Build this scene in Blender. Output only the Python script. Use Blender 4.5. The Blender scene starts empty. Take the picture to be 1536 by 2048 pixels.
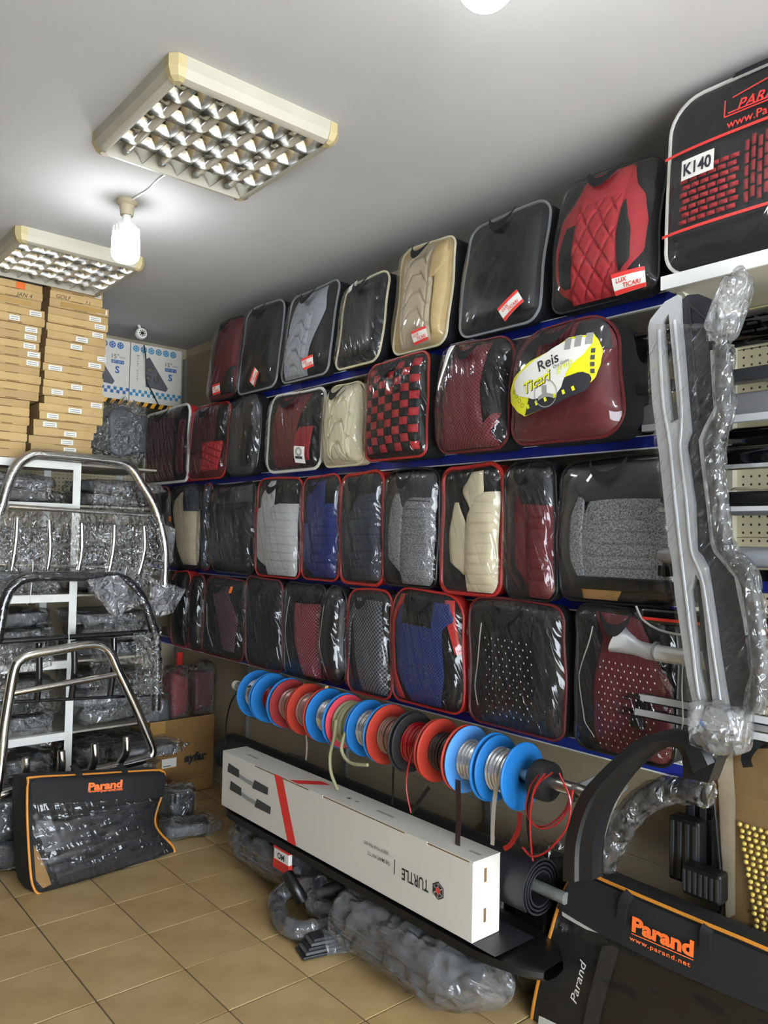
import bpy, bmesh, math, random
from mathutils import Vector, Matrix, noise
from mathutils.geometry import tessellate_polygon

sc = bpy.context.scene
COL = sc.collection
PI = math.pi
rnd = random.Random(7)

# ------------------------------------------------------------------ camera
CAM = Vector((0, 0, 1.62)); FPX = 1560.0
_y, _p, _r = math.radians(40.4), math.radians(2.0), math.radians(1.16)
_F = Vector((math.sin(_y)*math.cos(_p), math.cos(_y)*math.cos(_p), math.sin(_p)))
_R0 = Vector((math.cos(_y), -math.sin(_y), 0)); _U0 = _R0.cross(_F)
_R = _R0*math.cos(_r)+_U0*math.sin(_r); _U = _U0*math.cos(_r)-_R0*math.sin(_r)
cam_d = bpy.data.cameras.new('camera'); cam = bpy.data.objects.new('camera', cam_d); COL.objects.link(cam)
cam.matrix_world = Matrix(((_R.x, _U.x, -_F.x, CAM.x), (_R.y, _U.y, -_F.y, CAM.y), (_R.z, _U.z, -_F.z, CAM.z), (0, 0, 0, 1)))
cam_d.sensor_fit = 'VERTICAL'; cam_d.sensor_height = 36; cam_d.lens = FPX/2048*36; cam_d.clip_start = .02
sc.camera = cam

# ------------------------------------------------------------------ world and exposure
w = bpy.data.worlds.new('daylight'); sc.world = w; w.use_nodes = True
w.node_tree.nodes['Background'].inputs[0].default_value = (.84, .92, 1.0, 1)
w.node_tree.nodes['Background'].inputs[1].default_value = 14.0
sc.view_settings.view_transform = 'Standard'; sc.view_settings.look = 'None'
sc.cycles.transparent_max_bounces = 32
sc.view_settings.exposure = 0.66; sc.view_settings.gamma = 1
BULB = 48.0

def at(px, py, X=None, Y=None, Z=None):
    d = _F+_R*((px-768)/FPX)-_U*((py-1024)/FPX)
    t = (X-CAM.x)/d.x if X is not None else (Y-CAM.y)/d.y if Y is not None else (Z-CAM.z)/d.z
    return CAM+d*t

# ------------------------------------------------------------------ materials
def lin(h):
    h = h.lstrip('#'); o = []
    for i in (0, 2, 4):
        c = int(h[i:i+2], 16)/255; o.append(c/12.92 if c <= .04045 else ((c+.055)/1.055)**2.4)
    return (*o, 1)
MATS = {}
def nt(name):
    m = bpy.data.materials.new(name); m.use_nodes = True; MATS[name] = m
    t = m.node_tree; t.nodes.clear(); o = t.nodes.new('ShaderNodeOutputMaterial')
    return m, t, o
def nd(t, kind, **kw):
    n = t.nodes.new(kind)
    for k, v in kw.items():
        if k.startswith('i_'):
            key = k[2:]; key = int(key) if key.isdigit() else key.replace('_', ' ')
            n.inputs[key].default_value = v
        else: setattr(n, k, v)
    return n
def coords(t, kind='Object', scale=(1, 1, 1)):
    c = nd(t, 'ShaderNodeTexCoord'); m = nd(t, 'ShaderNodeMapping'); m.inputs['Scale'].default_value = scale
    t.links.new(c.outputs[kind], m.inputs[0]); return m.outputs[0]
def pm(name, col, rough=.6, metal=0, var=0, vs=8, bump=0, bs=60, coat=0, col2=None, co='Object', scale=(1, 1, 1), rndv=0, spec=.5, sheen=0):
    """Principled material with noise colour variation and noise bump"""
    m, t, o = nt(name); b = nd(t, 'ShaderNodeBsdfPrincipled'); t.links.new(b.outputs[0], o.inputs[0])
    c = lin(col); b.inputs['Base Color'].default_value = c; b.inputs['Roughness'].default_value = rough
    b.inputs['Metallic'].default_value = metal; b.inputs['Specular IOR Level'].default_value = spec
    if coat: b.inputs['Coat Weight'].default_value = coat; b.inputs['Coat Roughness'].default_value = .08
    if sheen: b.inputs['Sheen Weight'].default_value = sheen
    v = coords(t, co, scale); out = None
    if var or col2:
        n = nd(t, 'ShaderNodeTexNoise', i_Scale=vs, i_Detail=4.0); t.links.new(v, n.inputs['Vector'])
        mx = nd(t, 'ShaderNodeMix', data_type='RGBA'); mx.inputs[6].default_value = c
        mx.inputs[7].default_value = lin(col2) if col2 else tuple(x*(1-var) for x in c[:3])+(1,)
        r = nd(t, 'ShaderNodeMapRange', i_1=.35, i_2=.65); t.links.new(n.outputs[0], r.inputs[0])
        t.links.new(r.outputs[0], mx.inputs[0]); out = mx.outputs[2]
    if rndv:
        oi = nd(t, 'ShaderNodeObjectInfo'); h = nd(t, 'ShaderNodeHueSaturation')
        r = nd(t, 'ShaderNodeMapRange', i_3=1-rndv, i_4=1+rndv); t.links.new(oi.outputs['Random'], r.inputs[0])
        t.links.new(r.outputs[0], h.inputs['Value'])
        if out: t.links.new(out, h.inputs['Color'])
        else: h.inputs['Color'].default_value = c
        out = h.outputs[0]
    if out: t.links.new(out, b.inputs['Base Color'])
    if bump:
        n = nd(t, 'ShaderNodeTexNoise', i_Scale=bs, i_Detail=3.0); t.links.new(v, n.inputs['Vector'])
        bp = nd(t, 'ShaderNodeBump', i_Strength=bump, i_Distance=.01); t.links.new(n.outputs[0], bp.inputs['Height'])
        t.links.new(bp.outputs[0], b.inputs['Normal'])
    return m
def check(name, c1, c2, sx, sz, rough=.8, dots=False):
    """two-tone woven fabric on the panel's own UVs, in metres"""
    m, t, o = nt(name); b = nd(t, 'ShaderNodeBsdfPrincipled', i_Roughness=rough); t.links.new(b.outputs[0], o.inputs[0])
    v = coords(t, 'UV', (1/sx, 1/sz, 1))
    if dots:
        k = nd(t, 'ShaderNodeTexVoronoi', i_Scale=1.0); k.inputs['Randomness'].default_value = .0
        t.links.new(v, k.inputs['Vector']); r = nd(t, 'ShaderNodeMapRange', i_1=dots, i_2=dots*1.25); t.links.new(k.outputs[0], r.inputs[0]); f = r.outputs[0]
    else:
        k = nd(t, 'ShaderNodeTexChecker', i_Scale=1.0); t.links.new(v, k.inputs['Vector']); f = k.outputs['Fac']
    mx = nd(t, 'ShaderNodeMix', data_type='RGBA'); mx.inputs[6].default_value = lin(c1); mx.inputs[7].default_value = lin(c2)
    t.links.new(f, mx.inputs[0]); t.links.new(mx.outputs[2], b.inputs['Base Color'])
    return m
def film(name, haze=.03, tint=(.985, .985, .985), hazec=(.6, .6, .6), rough=.06, bs=9, bump=1.0, stretch=(1, 1, .35), rot=(0, 0, 0), k=1.0, det=1.0, vw=0, vs=20, dist=.012, top=.4):
    """clear plastic film: lets light through, mirrors lamps along its wrinkles, a little milky"""
    m, t, o = nt(name)
    c = nd(t, 'ShaderNodeTexCoord'); m0 = nd(t, 'ShaderNodeMapping'); m0.inputs['Rotation'].default_value = rot; t.links.new(c.outputs['Object'], m0.inputs[0])
    mp = nd(t, 'ShaderNodeMapping'); mp.inputs['Scale'].default_value = stretch; t.links.new(m0.outputs[0], mp.inputs[0]); v = mp.outputs[0]
    n = nd(t, 'ShaderNodeTexNoise', i_Scale=bs, i_Detail=det, i_Distortion=.9); t.links.new(v, n.inputs['Vector']); hgt_ = n.outputs[0]
    if vw:
        vo = nd(t, 'ShaderNodeTexVoronoi', i_Scale=vs); vo.feature = 'F1'; t.links.new(c.outputs['Object'], vo.inputs['Vector'])
        ad = nd(t, 'ShaderNodeMath', operation='MULTIPLY_ADD'); ad.inputs[1].default_value = vw; t.links.new(vo.outputs[0], ad.inputs[0]); t.links.new(hgt_, ad.inputs[2]); hgt_ = ad.outputs[0]
    bp = nd(t, 'ShaderNodeBump', i_Strength=bump, i_Distance=dist); t.links.new(hgt_, bp.inputs['Height'])
    fr = nd(t, 'ShaderNodeFresnel', i_IOR=1.5); t.links.new(bp.outputs[0], fr.inputs['Normal'])
    ma = nd(t, 'ShaderNodeMath', operation='MULTIPLY'); ma.inputs[1].default_value = k; t.links.new(fr.outputs[0], ma.inputs[0])
    mi = nd(t, 'ShaderNodeMath', operation='MINIMUM'); mi.inputs[1].default_value = top; t.links.new(ma.outputs[0], mi.inputs[0])
    tr = nd(t, 'ShaderNodeBsdfTransparent'); tr.inputs[0].default_value = (*tint, 1)
    df = nd(t, 'ShaderNodeBsdfDiffuse'); df.inputs[0].default_value = (*hazec, 1); t.links.new(bp.outputs[0], df.inputs['Normal'])
    gl = nd(t, 'ShaderNodeBsdfGlossy', i_Roughness=rough); t.links.new(bp.outputs[0], gl.inputs['Normal'])
    m1 = nd(t, 'ShaderNodeMixShader', i_0=haze); t.links.new(tr.outputs[0], m1.inputs[1]); t.links.new(df.outputs[0], m1.inputs[2])
    m2 = nd(t, 'ShaderNodeMixShader'); t.links.new(mi.outputs[0], m2.inputs[0]); t.links.new(m1.outputs[0], m2.inputs[1]); t.links.new(gl.outputs[0], m2.inputs[2])
    t.links.new(m2.outputs[0], o.inputs[0]); return m
def emit(name, col, s):
    m, t, o = nt(name); e = nd(t, 'ShaderNodeEmission', i_Strength=s); e.inputs[0].default_value = (*col, 1)
    t.links.new(e.outputs[0], o.inputs[0]); return m

pm('plaster', 'B9B8B6', .9, var=.08, vs=1.6, bump=.08, bs=14)
pm('wallpaint', 'B9AC93', .85, var=.22, vs=3, bump=.1, bs=20)
pm('grout', '5A4E3C', .95)
pm('tile', 'B39B6E', .32, col2='A2875A', vs=5, bump=.04, bs=40, rndv=.05)
pm('tilefar', 'B39B6E', .35, col2='A2875A', vs=5)
pm('cream_metal', 'AEA998', .5, var=.1, vs=6)
pm('cream_cap', 'AD9F74', .5)
pm('alu_mirror', 'D9D9D6', .16, metal=1)
pm('tube_glass', 'B4AC98', .3)
pm('white_plastic', 'E4E4DE', .4)
pm('socket', 'A89C82', .5)
emit('lamp_glow', (.90, .94, 1.0), BULB)
pm('chrome', 'D8D6D0', .13, metal=1, bump=.05, bs=30)
pm('black_tube', '17171A', .18, coat=.6)
pm('steel', 'B9B7B0', .3, metal=1)
pm('galv', 'A0A29E', .45, metal=.7, var=.2, vs=20)
pm('shelf_board', '8C8578', .6)
pm('back_panel', 'A2947A', .7, var=.15, vs=3)
pm('strip_blue', '1C2A86', .35, var=.2, vs=10)
pm('strip_white', 'D8D8D4', .4)
pm('white_paint', 'D5D6D0', .45, var=.12, vs=9)
pm('black_plastic', '0C0D0F', .38, var=.3, vs=15)
pm('black_gloss', '08080A', .08, coat=.8)
pm('grey_plastic', '6E6E70', .4)
pm('dark_grey_plastic', '222428', .5, bump=.1, bs=80)
pm('silver_paint', 'C6C8CA', .3, metal=.35, var=.08, vs=6)
pm('rubber', '26272A', .42, var=.25, vs=12)
pm('kraft', 'BB9E6C', .8, col2='AC8E5B', vs=7, rndv=.13)
pm('kraft_dark', '8E6C3C', .8, var=.15, vs=6)
pm('kraft_edge', '6E532F', .85)
pm('tape', 'B08B52', .25)
pm('paper', 'DCDBD4', .6)
pm('print_grey', '8F8F8C', .7)
pm('ink', '22222A', .6)
pm('box_white', 'C9C5BC', .55, var=.04, vs=3)
pm('red_print', 'D8342E', .5)
pm('dark_print', '3B3B3B', .6)
pm('lt_print', '8C8C8A', .6)
pm('fender_black', '131518', .42, var=.2, vs=12)
pm('plate_blue', '1E2028', .45)
pm('wall_darkened', '4E483F', .8, var=.5, vs=4)  # unseen left wall, darkened to weaken its reflection in the bag films
pm('orange_print', 'F07030', .5)
pm('orange_card', 'E06A1C', .6)
pm('white_print', 'EEEEEA', .5)
pm('blue_print', '2A5C96', .5)
pm('teal_print', '2A7FA6', .5)
pm('yellow_print', 'DFE01A', .5)
pm('haz_yellow', 'D79A1E', .5)
pm('fab_black', '0D0E11', .8, var=.25, vs=20, bump=.12, bs=90)
pm('fab_side', '0B0C0F', .75, var=.25, vs=7, bump=.35, bs=14)
pm('fab_navyblack', '090B12', .8, bump=.3, bs=12)
pm('fab_charcoal', '1B1D21', .7, var=.15, vs=30, bump=.1, bs=200)
pm('fab_slate', '30353F', .75, var=.15, vs=30)
pm('leather_dark', '14161A', .38, bump=.1, bs=120)
pm('leather_grey', '36383B', .4, bump=.1, bs=120)
pm('fab_maroon', '5C1A22', .8, var=.15, vs=30, bump=.1, bs=150)
pm('fab_maroon2', '471820', .8, var=.2, vs=30)
pm('fab_red', 'A3232C', .8, var=.15, vs=25, bump=.1, bs=150)
pm('fab_red2', '8A2028', .8, var=.15, vs=25)
pm('fab_beige', 'C0AE87', .85, var=.1, vs=20, bump=.1, bs=150)
pm('fab_tan', 'BBA473', .85, var=.1, vs=20)
pm('fab_sand', 'BDB096', .85, var=.12, vs=20)
pm('fab_cream', 'D9D1B2', .75, var=.08, vs=16)
pm('fab_cream2', 'C9BFA2', .8, var=.08, vs=20)
pm('fab_grey', '8F9398', .85, var=.15, vs=60)
pm('fab_lgrey', 'B4B5B4', .85, var=.15, vs=90)
pm('fab_tweed', '96979A', .9, col2='45474B', vs=230)
pm('fab_tweed_dark', '55565A', .9, col2='2C2E31', vs=160)
pm('fab_navy', '1E2A66', .8, var=.2, vs=40)
pm('pip_white', 'C8C6C0', .45); pm('pip_grey', '77797C', .4); pm('pip_red', '9E2420', .45); pm('pip_maroon', '5A1A1E', .45)
pm('pip_black', '111114', .4); pm('pip_orange', 'C9822A', .5); pm('pip_cream', 'C9C2A4', .5); pm('fab_redside', 'A81F1B', .7, bump=.2, bs=20)
check('mesh_pink', 'A5545C', '4A1B22', .008, .008)
check('mesh_maroon', '7A3038', '48181F', .007, .007)
check('mesh_grey', '6A6C70', '26272B', .009, .009)
check('mesh_blue', '2B3C78', '151E48', .007, .007)
check('mesh_dark', '6A4A52', '1D1A1E', .008, .008)
check('perf_maroon', '3A1218', '671E27', .006, .006, dots=.3)
check('dot_pins_dark', 'D8D4CC', '1F1B1D', .03, .03, dots=.06)
check('peg_holes', '15130F', 'BDB596', .0254, .0254, .5, dots=.13)
pm('bead', 'D6B95A', .35, coat=.3)
pm('fab_bead_tan', '8A6E44', .8, var=.15, vs=15)
film('film_bag', haze=.004, bs=30, stretch=(1, .5, .14), rot=(0, .35, 0), dist=.02, k=1.05, rough=.09, hazec=(.4, .4, .4), top=.35)
film('film_tight', haze=.003, bs=11, stretch=(1, .5, .3), rot=(0, -.6, 0), dist=.014, k=.9, rough=.07, hazec=(.4, .4, .4), top=.3)
film('film_crinkle', haze=.06, bs=26, stretch=(1, 1, .6), det=2.0, vw=.6, vs=34, dist=.03, k=1.6, rough=.1, hazec=(.7, .7, .68), top=.6)
film('film_poly', haze=.10, bs=16, stretch=(1, 1, .6), det=2.0, vw=.5, vs=18, dist=.04, k=1.5, rough=.11, hazec=(.62, .64, .66), top=.5)
film('film_stretch', haze=.015, bs=60, stretch=(.2, .2, 1), rot=(.9, 0, 0), dist=.014, k=1.2, rough=.09, hazec=(.75, .75, .73), top=.45)
film('film_milky', haze=.13, bs=14, stretch=(1, .4, 1), det=2.0, vw=.5, vs=14, dist=.05, k=1.5, rough=.12, hazec=(.6, .61, .63), top=.5)
pm('part_dark', '1C1D20', .45, var=.4, vs=9)
pm('part_grey', '55565A', .5, var=.3, vs=9)
pm('part_olive', '4A4A3E', .5, var=.3, vs=9)
pm('reel_blue', '176AAE', .5, var=.1, vs=10); pm('reel_lblue', '4F8FD2', .5, var=.1, vs=10); pm('reel_red', 'A93222', .55, var=.15, vs=12)
pm('reel_dred', '8E2A2C', .55, var=.15, vs=12); pm('reel_pink', 'C23A4C', .55); pm('reel_black', '1B1B1D', .6)
pm('coil_silver', 'DCDEE0', .22, metal=.75); pm('coil_red', '8C1319', .25, coat=.4); pm('coil_pink', 'B08A84', .3, metal=.4)
pm('coil_olive', '8C8A6A', .2, coat=.5); pm('coil_dark', '2E1D1D', .35); pm('coil_copper', 'A88378', .25, metal=.6)
pm('mirror_cap', '9A9DA2', .3, metal=.3)
pm('string', 'C9C9C4', .7)

# ------------------------------------------------------------------ mesh helpers
class MB:
    def __init__(s): s.v = []; s.f = []; s.uv = {}
    def add(s, vs, fs):
        b = len(s.v); s.v += [tuple(x) for x in vs]; s.f += [tuple(i+b for i in f) for f in fs]; return b
    def box(s, lo, hi, bev=0):
        (x0, y0, z0), (x1, y1, z1) = lo, hi
        if bev <= 0:
            s.add([(x0, y0, z0), (x1, y0, z0), (x1, y1, z0), (x0, y1, z0), (x0, y0, z1), (x1, y0, z1), (x1, y1, z1), (x0, y1, z1)],
                  [(0, 3, 2, 1), (4, 5, 6, 7), (0, 1, 5, 4), (1, 2, 6, 5), (2, 3, 7, 6), (3, 0, 4, 7)]); return s
        bm = bmesh.new(); r = bmesh.ops.create_cube(bm, size=1)
        for v in bm.verts: v.co = Vector(((x0+x1)/2+v.co.x*(x1-x0), (y0+y1)/2+v.co.y*(y1-y0), (z0+z1)/2+v.co.z*(z1-z0)))
        bmesh.ops.bevel(bm, geom=bm.edges[:], offset=bev, segments=2, affect='EDGES', profile=.5)
        bm.verts.index_update(); s.add([v.co[:] for v in bm.verts], [[v.index for v in f.verts] for f in bm.faces]); bm.free(); return s
    def grid(s, fn, nu, nv, flip=False, uvfn=None, wrap=False):
        vs = [fn(i/nu, j/nv) for j in range(nv+1) for i in range(nu+(0 if wrap else 1))]; W = nu+(0 if wrap else 1); fs = []
        for j in range(nv):
            for i in range(nu):
                a = j*W+i; b = j*W+(i+1) % W
                q = (a, b, b+W, a+W); fs.append(q[::-1] if flip else q)
        b0 = s.add(vs, fs)
        if uvfn:
            for j in range(nv+1):
                for i in range(W): s.uv[b0+j*W+i] = uvfn(i/nu, j/nv)
        return s
    def tube(s, pts, r, n=8, closed=False, caps=True):
        pts = [Vector(p) for p in pts]; m = len(pts); R = r if hasattr(r, '__len__') else [r]*m
        up = None; vs = []
        for i, p in enumerate(pts):
            a = pts[(i-1) % m] if (closed or i > 0) else p; b = pts[(i+1) % m] if (closed or i < m-1) else p
            t = (b-a).normalized()
            if up is None:
                up = Vector((0, 0, 1)) if abs(t.z) < .9 else Vector((1, 0, 0))
            x = (up-t*up.dot(t)); x = x.normalized() if x.length > 1e-6 else t.orthogonal().normalized(); y = t.cross(x); up = x
            for k in range(n):
                c = 2*PI*k/n; vs.append(p+(x*math.cos(c)+y*math.sin(c))*R[i])
        fs = []
        for i in range(m if closed else m-1):
            for k in range(n):
                a = i*n+k; b = i*n+(k+1) % n; i2 = (i+1) % m; fs.append((a, b, i2*n+(k+1) % n, i2*n+k))
        if caps and not closed: fs += [tuple(range(n))[::-1], tuple((m-1)*n+k for k in range(n))]
        s.add(vs, fs); return s
    def lathe(s, prof, n=24, axis='Z', o=(0, 0, 0), caps=True):
        vs = []; fs = []; o = Vector(o)
        for r, h in prof:
            for k in range(n):
                c = 2*PI*k/n; a, b = r*math.cos(c), r*math.sin(c)
                vs.append(o+Vector((a, b, h) if axis == 'Z' else (b, h, a) if axis == 'Y' else (h, a, b)))
        for i in range(len(prof)-1):
            for k in range(n): fs.append((i*n+k, i*n+(k+1) % n, (i+1)*n+(k+1) % n, (i+1)*n+k))
        if caps: fs += [tuple(range(n))[::-1], tuple((len(prof)-1)*n+k for k in range(n))]
        s.add(vs, fs); return s
    def prism(s, poly, d, holes=()):
        """polygon (list of 3-D points, planar) extruded by vector d, with holes"""
        loops = [[Vector(p) for p in poly]]+[[Vector(p) for p in h] for h in holes]; d = Vector(d)
        tris = tessellate_polygon(loops); flat = [p for l in loops for p in l]; n = len(flat)
        fs = [tuple(t) for t in tris]+[tuple(i+n for i in t[::-1]) for t in tris]; b = 0
        for l in loops:
            for i in range(len(l)):
                j = (i+1) % len(l); fs.append((b+i, b+j, b+j+n, b+i+n))
            b += len(l)
        s.add(flat+[p+d for p in flat], fs); return s
    def xf(s, fn):
        s.v = [tuple(fn(Vector(v))) for v in s.v]; return s
def obj(name, mb, mat, parent=None, smooth=True, ang=40, fix=True):
    me = bpy.data.meshes.new(name); me.from_pydata(mb.v, [], mb.f); me.update()
    if fix and not mb.uv:
        bm = bmesh.new(); bm.from_mesh(me); bmesh.ops.recalc_face_normals(bm, faces=bm.faces[:]); bm.to_mesh(me); bm.free()
    if mb.uv:
        u = me.uv_layers.new(name='uv')
        for l in me.loops: u.data[l.index].uv = mb.uv.get(l.vertex_index, (0, 0))
    if smooth:
        me.polygons.foreach_set('use_smooth', [True]*len(me.polygons)); me.set_sharp_from_angle(angle=math.radians(ang))
    me.materials.append(MATS[mat] if isinstance(mat, str) else mat)
    o = bpy.data.objects.new(name, me); COL.objects.link(o)
    if parent: o.parent = parent
    return o
def tag(o, label=None, cat=None, group=None, kind=None):
    if label: o['label'] = label
    if cat: o['category'] = cat
    if group: o['group'] = group
    if kind: o['kind'] = kind
    return o
def thing(name, label, cat, loc=(0, 0, 0), rz=0, group=None):
    o = bpy.data.objects.new(name, None); COL.objects.link(o); o.empty_display_size = .05
    o.location = loc; o.rotation_euler = (0, 0, rz); return tag(o, label, cat, group)
def copy_tree(o, parent=None):
    c = o.copy(); COL.objects.link(c)
    if parent: c.parent = parent
    for ch in list(o.children): copy_tree(ch, c)
    return c
def struct(name, mb, mat, **k): return tag(obj(name, mb, mat, **k), kind='structure')
def smoothpath(pts, n=6, closed=False):
    """Catmull-Rom through points"""
    P = [Vector(p) for p in pts]; m = len(P); out = []
    rng = range(m if closed else m-1)
    for i in rng:
        p0 = P[(i-1) % m] if closed or i > 0 else P[0]; p1 = P[i]; p2 = P[(i+1) % m]; p3 = P[(i+2) % m] if closed or i+2 < m else P[-1]
        for k in range(n):
            t = k/n; out.append(.5*((2*p1)+(p2-p0)*t+(2*p0-5*p1+4*p2-p3)*t*t+(3*p1-p0-3*p2+p3)*t**3))
    if not closed: out.append(P[-1])
    return out
_tc = {}
def textmesh(s, bold=0, shear=0, spacing=1.0):
    """verts (x, y) with height 1 = capital height, centred, and faces"""
    key = (s, bold, shear, spacing)
    if key in _tc: return _tc[key]
    cu = bpy.data.curves.new('t', 'FONT'); cu.body = s; cu.offset = bold; cu.shear = shear; cu.resolution_u = 3; cu.space_character = spacing
    o = bpy.data.objects.new('t', cu); COL.objects.link(o); bpy.context.view_layer.update()
    me = bpy.data.meshes.new_from_object(o.evaluated_get(bpy.context.evaluated_depsgraph_get()))
    bpy.data.objects.remove(o); bpy.data.curves.remove(cu)
    vs = [(v.co.x, v.co.y) for v in me.vertices]; fs = [tuple(p.vertices) for p in me.polygons]; bpy.data.meshes.remove(me)
    x0 = min(v[0] for v in vs); x1 = max(v[0] for v in vs)
    vs = [((x-(x0+x1)/2)/.72, (y-.36)/.72) for x, y in vs]; W = (x1-x0)/.72
    _tc[key] = (vs, fs, W); return _tc[key]
def text(name, s, fn, height, mat, parent, width=None, rot=0, **k):
    """lettering laid on a surface: fn(x, y) -> 3-D point"""
    vs, fs, W = textmesh(s, **k); sx = (width/W) if width else height; c, d = math.cos(rot), math.sin(rot)
    mb = MB(); mb.add([fn(x*sx*c-y*height*d, x*sx*d+y*height*c) for x, y in vs], fs)
    return obj(name, mb, mat, parent, smooth=False, fix=False)
def nz(p, s=1, seed=0): return noise.noise(Vector(p)*s+Vector((seed*7.3, seed*3.1, seed*1.7)))
# ------------------------------------------------------------------ room shell
H = 2.98; WX = 2.56; BY = 5.28; LX = -1.7; FY = -2.6; TS = .331
TX0, TY0 = 1.719, 2.394
fl = struct('floor', MB().box((LX, FY, -.1), (WX, BY, -.004)), 'grout', smooth=False)
tm = MB().box((.003, .003, -.01), (TS-.003, TS-.003, 0), .0015); tme = None
nx0 = math.floor((LX-TX0)/TS); 
for i in range(-7, 3):
    for j in range(-5, 9):
        x, y = TX0+i*TS, TY0+j*TS
        if x+TS > WX or y+TS > BY: continue
        if tme is None: o = obj('floor_tile', tm, 'tile', fl, smooth=False); tme = o
        else: o = tme.copy(); COL.objects.link(o); o.parent = fl
        o.location = (x, y, rnd.uniform(-.0006, .0006)); o.rotation_euler = (0, 0, 0)
far = MB()
for i in range(nx0+1, 3):
    for j in range(-14, 9):
        x, y = TX0+i*TS, TY0+j*TS
        if (-7 <= i < 3 and -5 <= j < 9 and x+TS <= WX and y+TS <= BY) : continue
        far.box((max(x+.002, LX), y+.002, -.01), (min(x+TS-.002, WX), min(y+TS-.002, BY), 0))
o = obj('floor_tile_field', far, 'tilefar', fl, smooth=False); o['kind'] = 'stuff'
struct('ceiling', MB().box((LX, FY, H), (WX, BY, H+.1)), 'plaster', smooth=False)
struct('wall_right', MB().box((WX, FY, 0), (WX+.1, BY, H)), 'wallpaint', smooth=False)
struct('wall_back', MB().box((LX, BY, 0), (WX+.1, BY+.1, H)), 'wallpaint', smooth=False)
struct('wall_left', MB().box((LX-.1, FY, 0), (LX, BY, H)), 'wall_darkened', smooth=False)
fw = MB(); fw.box((LX, FY-.1, 2.5), (WX, FY, H)); fw.box((LX, FY-.1, 0), (LX+.3, FY, 2.5)); fw.box((WX-.3, FY-.1, 0), (WX, FY, 2.5)); fw.box((LX+.3, FY-.1, 0), (WX-.3, FY, .15))
struct('wall_front', fw, 'plaster', smooth=False)
# shop window behind the camera
wi = MB()
for x in (LX+.3, LX+1.5, LX+2.75, WX-.36): wi.box((x, FY-.08, .15), (x+.06, FY-.02, 2.5))
wi.box((LX+.3, FY-.08, .15), (WX-.3, FY-.02, .21)); wi.box((LX+.3, FY-.08, 2.44), (WX-.3, FY-.02, 2.5))
struct('window_1', wi, 'galv', smooth=False)

# ------------------------------------------------------------------ ceiling louvre lights (switched off)
def fixture(label, x0, x1, y0, y1):
    t = thing('louvre_light', label, 'ceiling light', ((x0+x1)/2, (y0+y1)/2, H), 0, 'square louvre ceiling lights')
    a, b = (x1-x0)/2, (y1-y0)/2; d = .066; fwid = .036
    # frame profile: bevelled extrusion, four separate rails
    def rail(L, ax):
        prof = [(0, 0), (-.0, -d*.55), (.012, -d*.9), (.03, -d), (fwid, -d), (fwid, -d+.012), (fwid-.006, -d+.012), (fwid-.006, 0)]
        m = MB(); vs = []
        for e in (-1, 1):
            for (p, z) in prof: vs.append((e*(L-.022), p, z))
        n = len(prof); m.add(vs, [(i, (i+1) % n, n+(i+1) % n, n+i) for i in range(n)]+[tuple(range(n)), tuple(range(n, 2*n))]); return m
    for k, (L, off) in enumerate(((a, b), (b, a), (a, b), (b, a))):
        R = Matrix.Rotation(k*PI/2, 3, 'Z'); m = rail(L, 0); m.xf(lambda v: R @ Vector((v.x, v.y-off, v.z))); obj('frame_rail', m, 'cream_metal', t, ang=25)
    for sx in (-1, 1):
        for sy in (-1, 1):
            m = MB(); lv = [(.0, -.002, 0), (.0, -d*.55, 0), (.01, -d*.9, 0), (.024, -d-.002, 1)]; vs = []
            for q, z, _ in lv: vs += [(sx*(a+.002-q), sy*(b-.046), z), (sx*(a+.002-q), sy*(b-.018-q*.6), z), (sx*(a-.018-q*.6), sy*(b+.002-q), z), (sx*(a-.046), sy*(b+.002-q), z)]
            vs += [(sx*(a-.046), sy*(b-.046), -d-.002)]
            m.add(vs, [(i*4+k, i*4+k+1, i*4+k+5, i*4+k+4) for i in range(3) for k in range(3)]+[(12, 13, 14, 15, 16)]); obj('corner_cap', m, 'cream_cap', t, ang=20)
    ia, ib = a-fwid, b-fwid
    obj('back_plate', MB().box((-ia, -ib, -.012), (ia, ib, -.004)), 'alu_mirror', t, smooth=False)
    n = 4; cw = 2*ia/n
    for i in range(n):
        cx = -ia+cw*(i+.5)
        tb = obj('fluorescent_tube', MB().tube([(cx, -ib+.03, -.04), (cx, ib-.03, -.04)], .013, 12), 'tube_glass', t)
        for e in (-1, 1): obj('tube_cap', MB().tube([(cx, e*(ib-.045), -.04), (cx, e*(ib-.02), -.04)], .0145, 12), 'galv', tb)
    for i in range(n+1):   # lengthwise parabolic reflectors
        cx = -ia+cw*i; m = MB(); w2 = .03
        def pr(s):
            q = abs(s); return (math.copysign(w2*(1-math.sqrt(max(0, 1-(1-q)**2)))*0+s*w2*(q**1.6), s) if q else 0)
        lo, hi = (-1 if i > 0 else 0), (1 if i < n else 0)
        if lo < 0: m.grid(lambda u, v: (cx-.001-w2*(v**2.2), -ib+2*ib*u, -d+.006+v*(d-.02)), 1, 6)
        if hi > 0: m.grid(lambda u, v: (cx+.001+w2*(v**2.2), -ib+2*ib*u, -d+.006+v*(d-.02)), 1, 6)
        obj('reflector', m, 'alu_mirror', t, fix=False)
    nc = 5
    for j in range(1, nc):
        cy = -ib+2*ib*j/nc
        for i in range(n):
            x0_, x1_ = -ia+cw*i, -ia+cw*(i+1); m = MB()
            for e in (-1, 1): m.grid(lambda u, v: (x0_+.002+(x1_-x0_-.004)*u, cy+e*(.001+.014*v**2), -d+.006+v*.038), 6, 5)
            obj('louvre_blade', m, 'alu_mirror', t, fix=False)
    return t
fixture('square cream-framed ceiling light with mirrored louvres in the middle of the ceiling', .915, 1.51, 2.03, 2.66)
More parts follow.
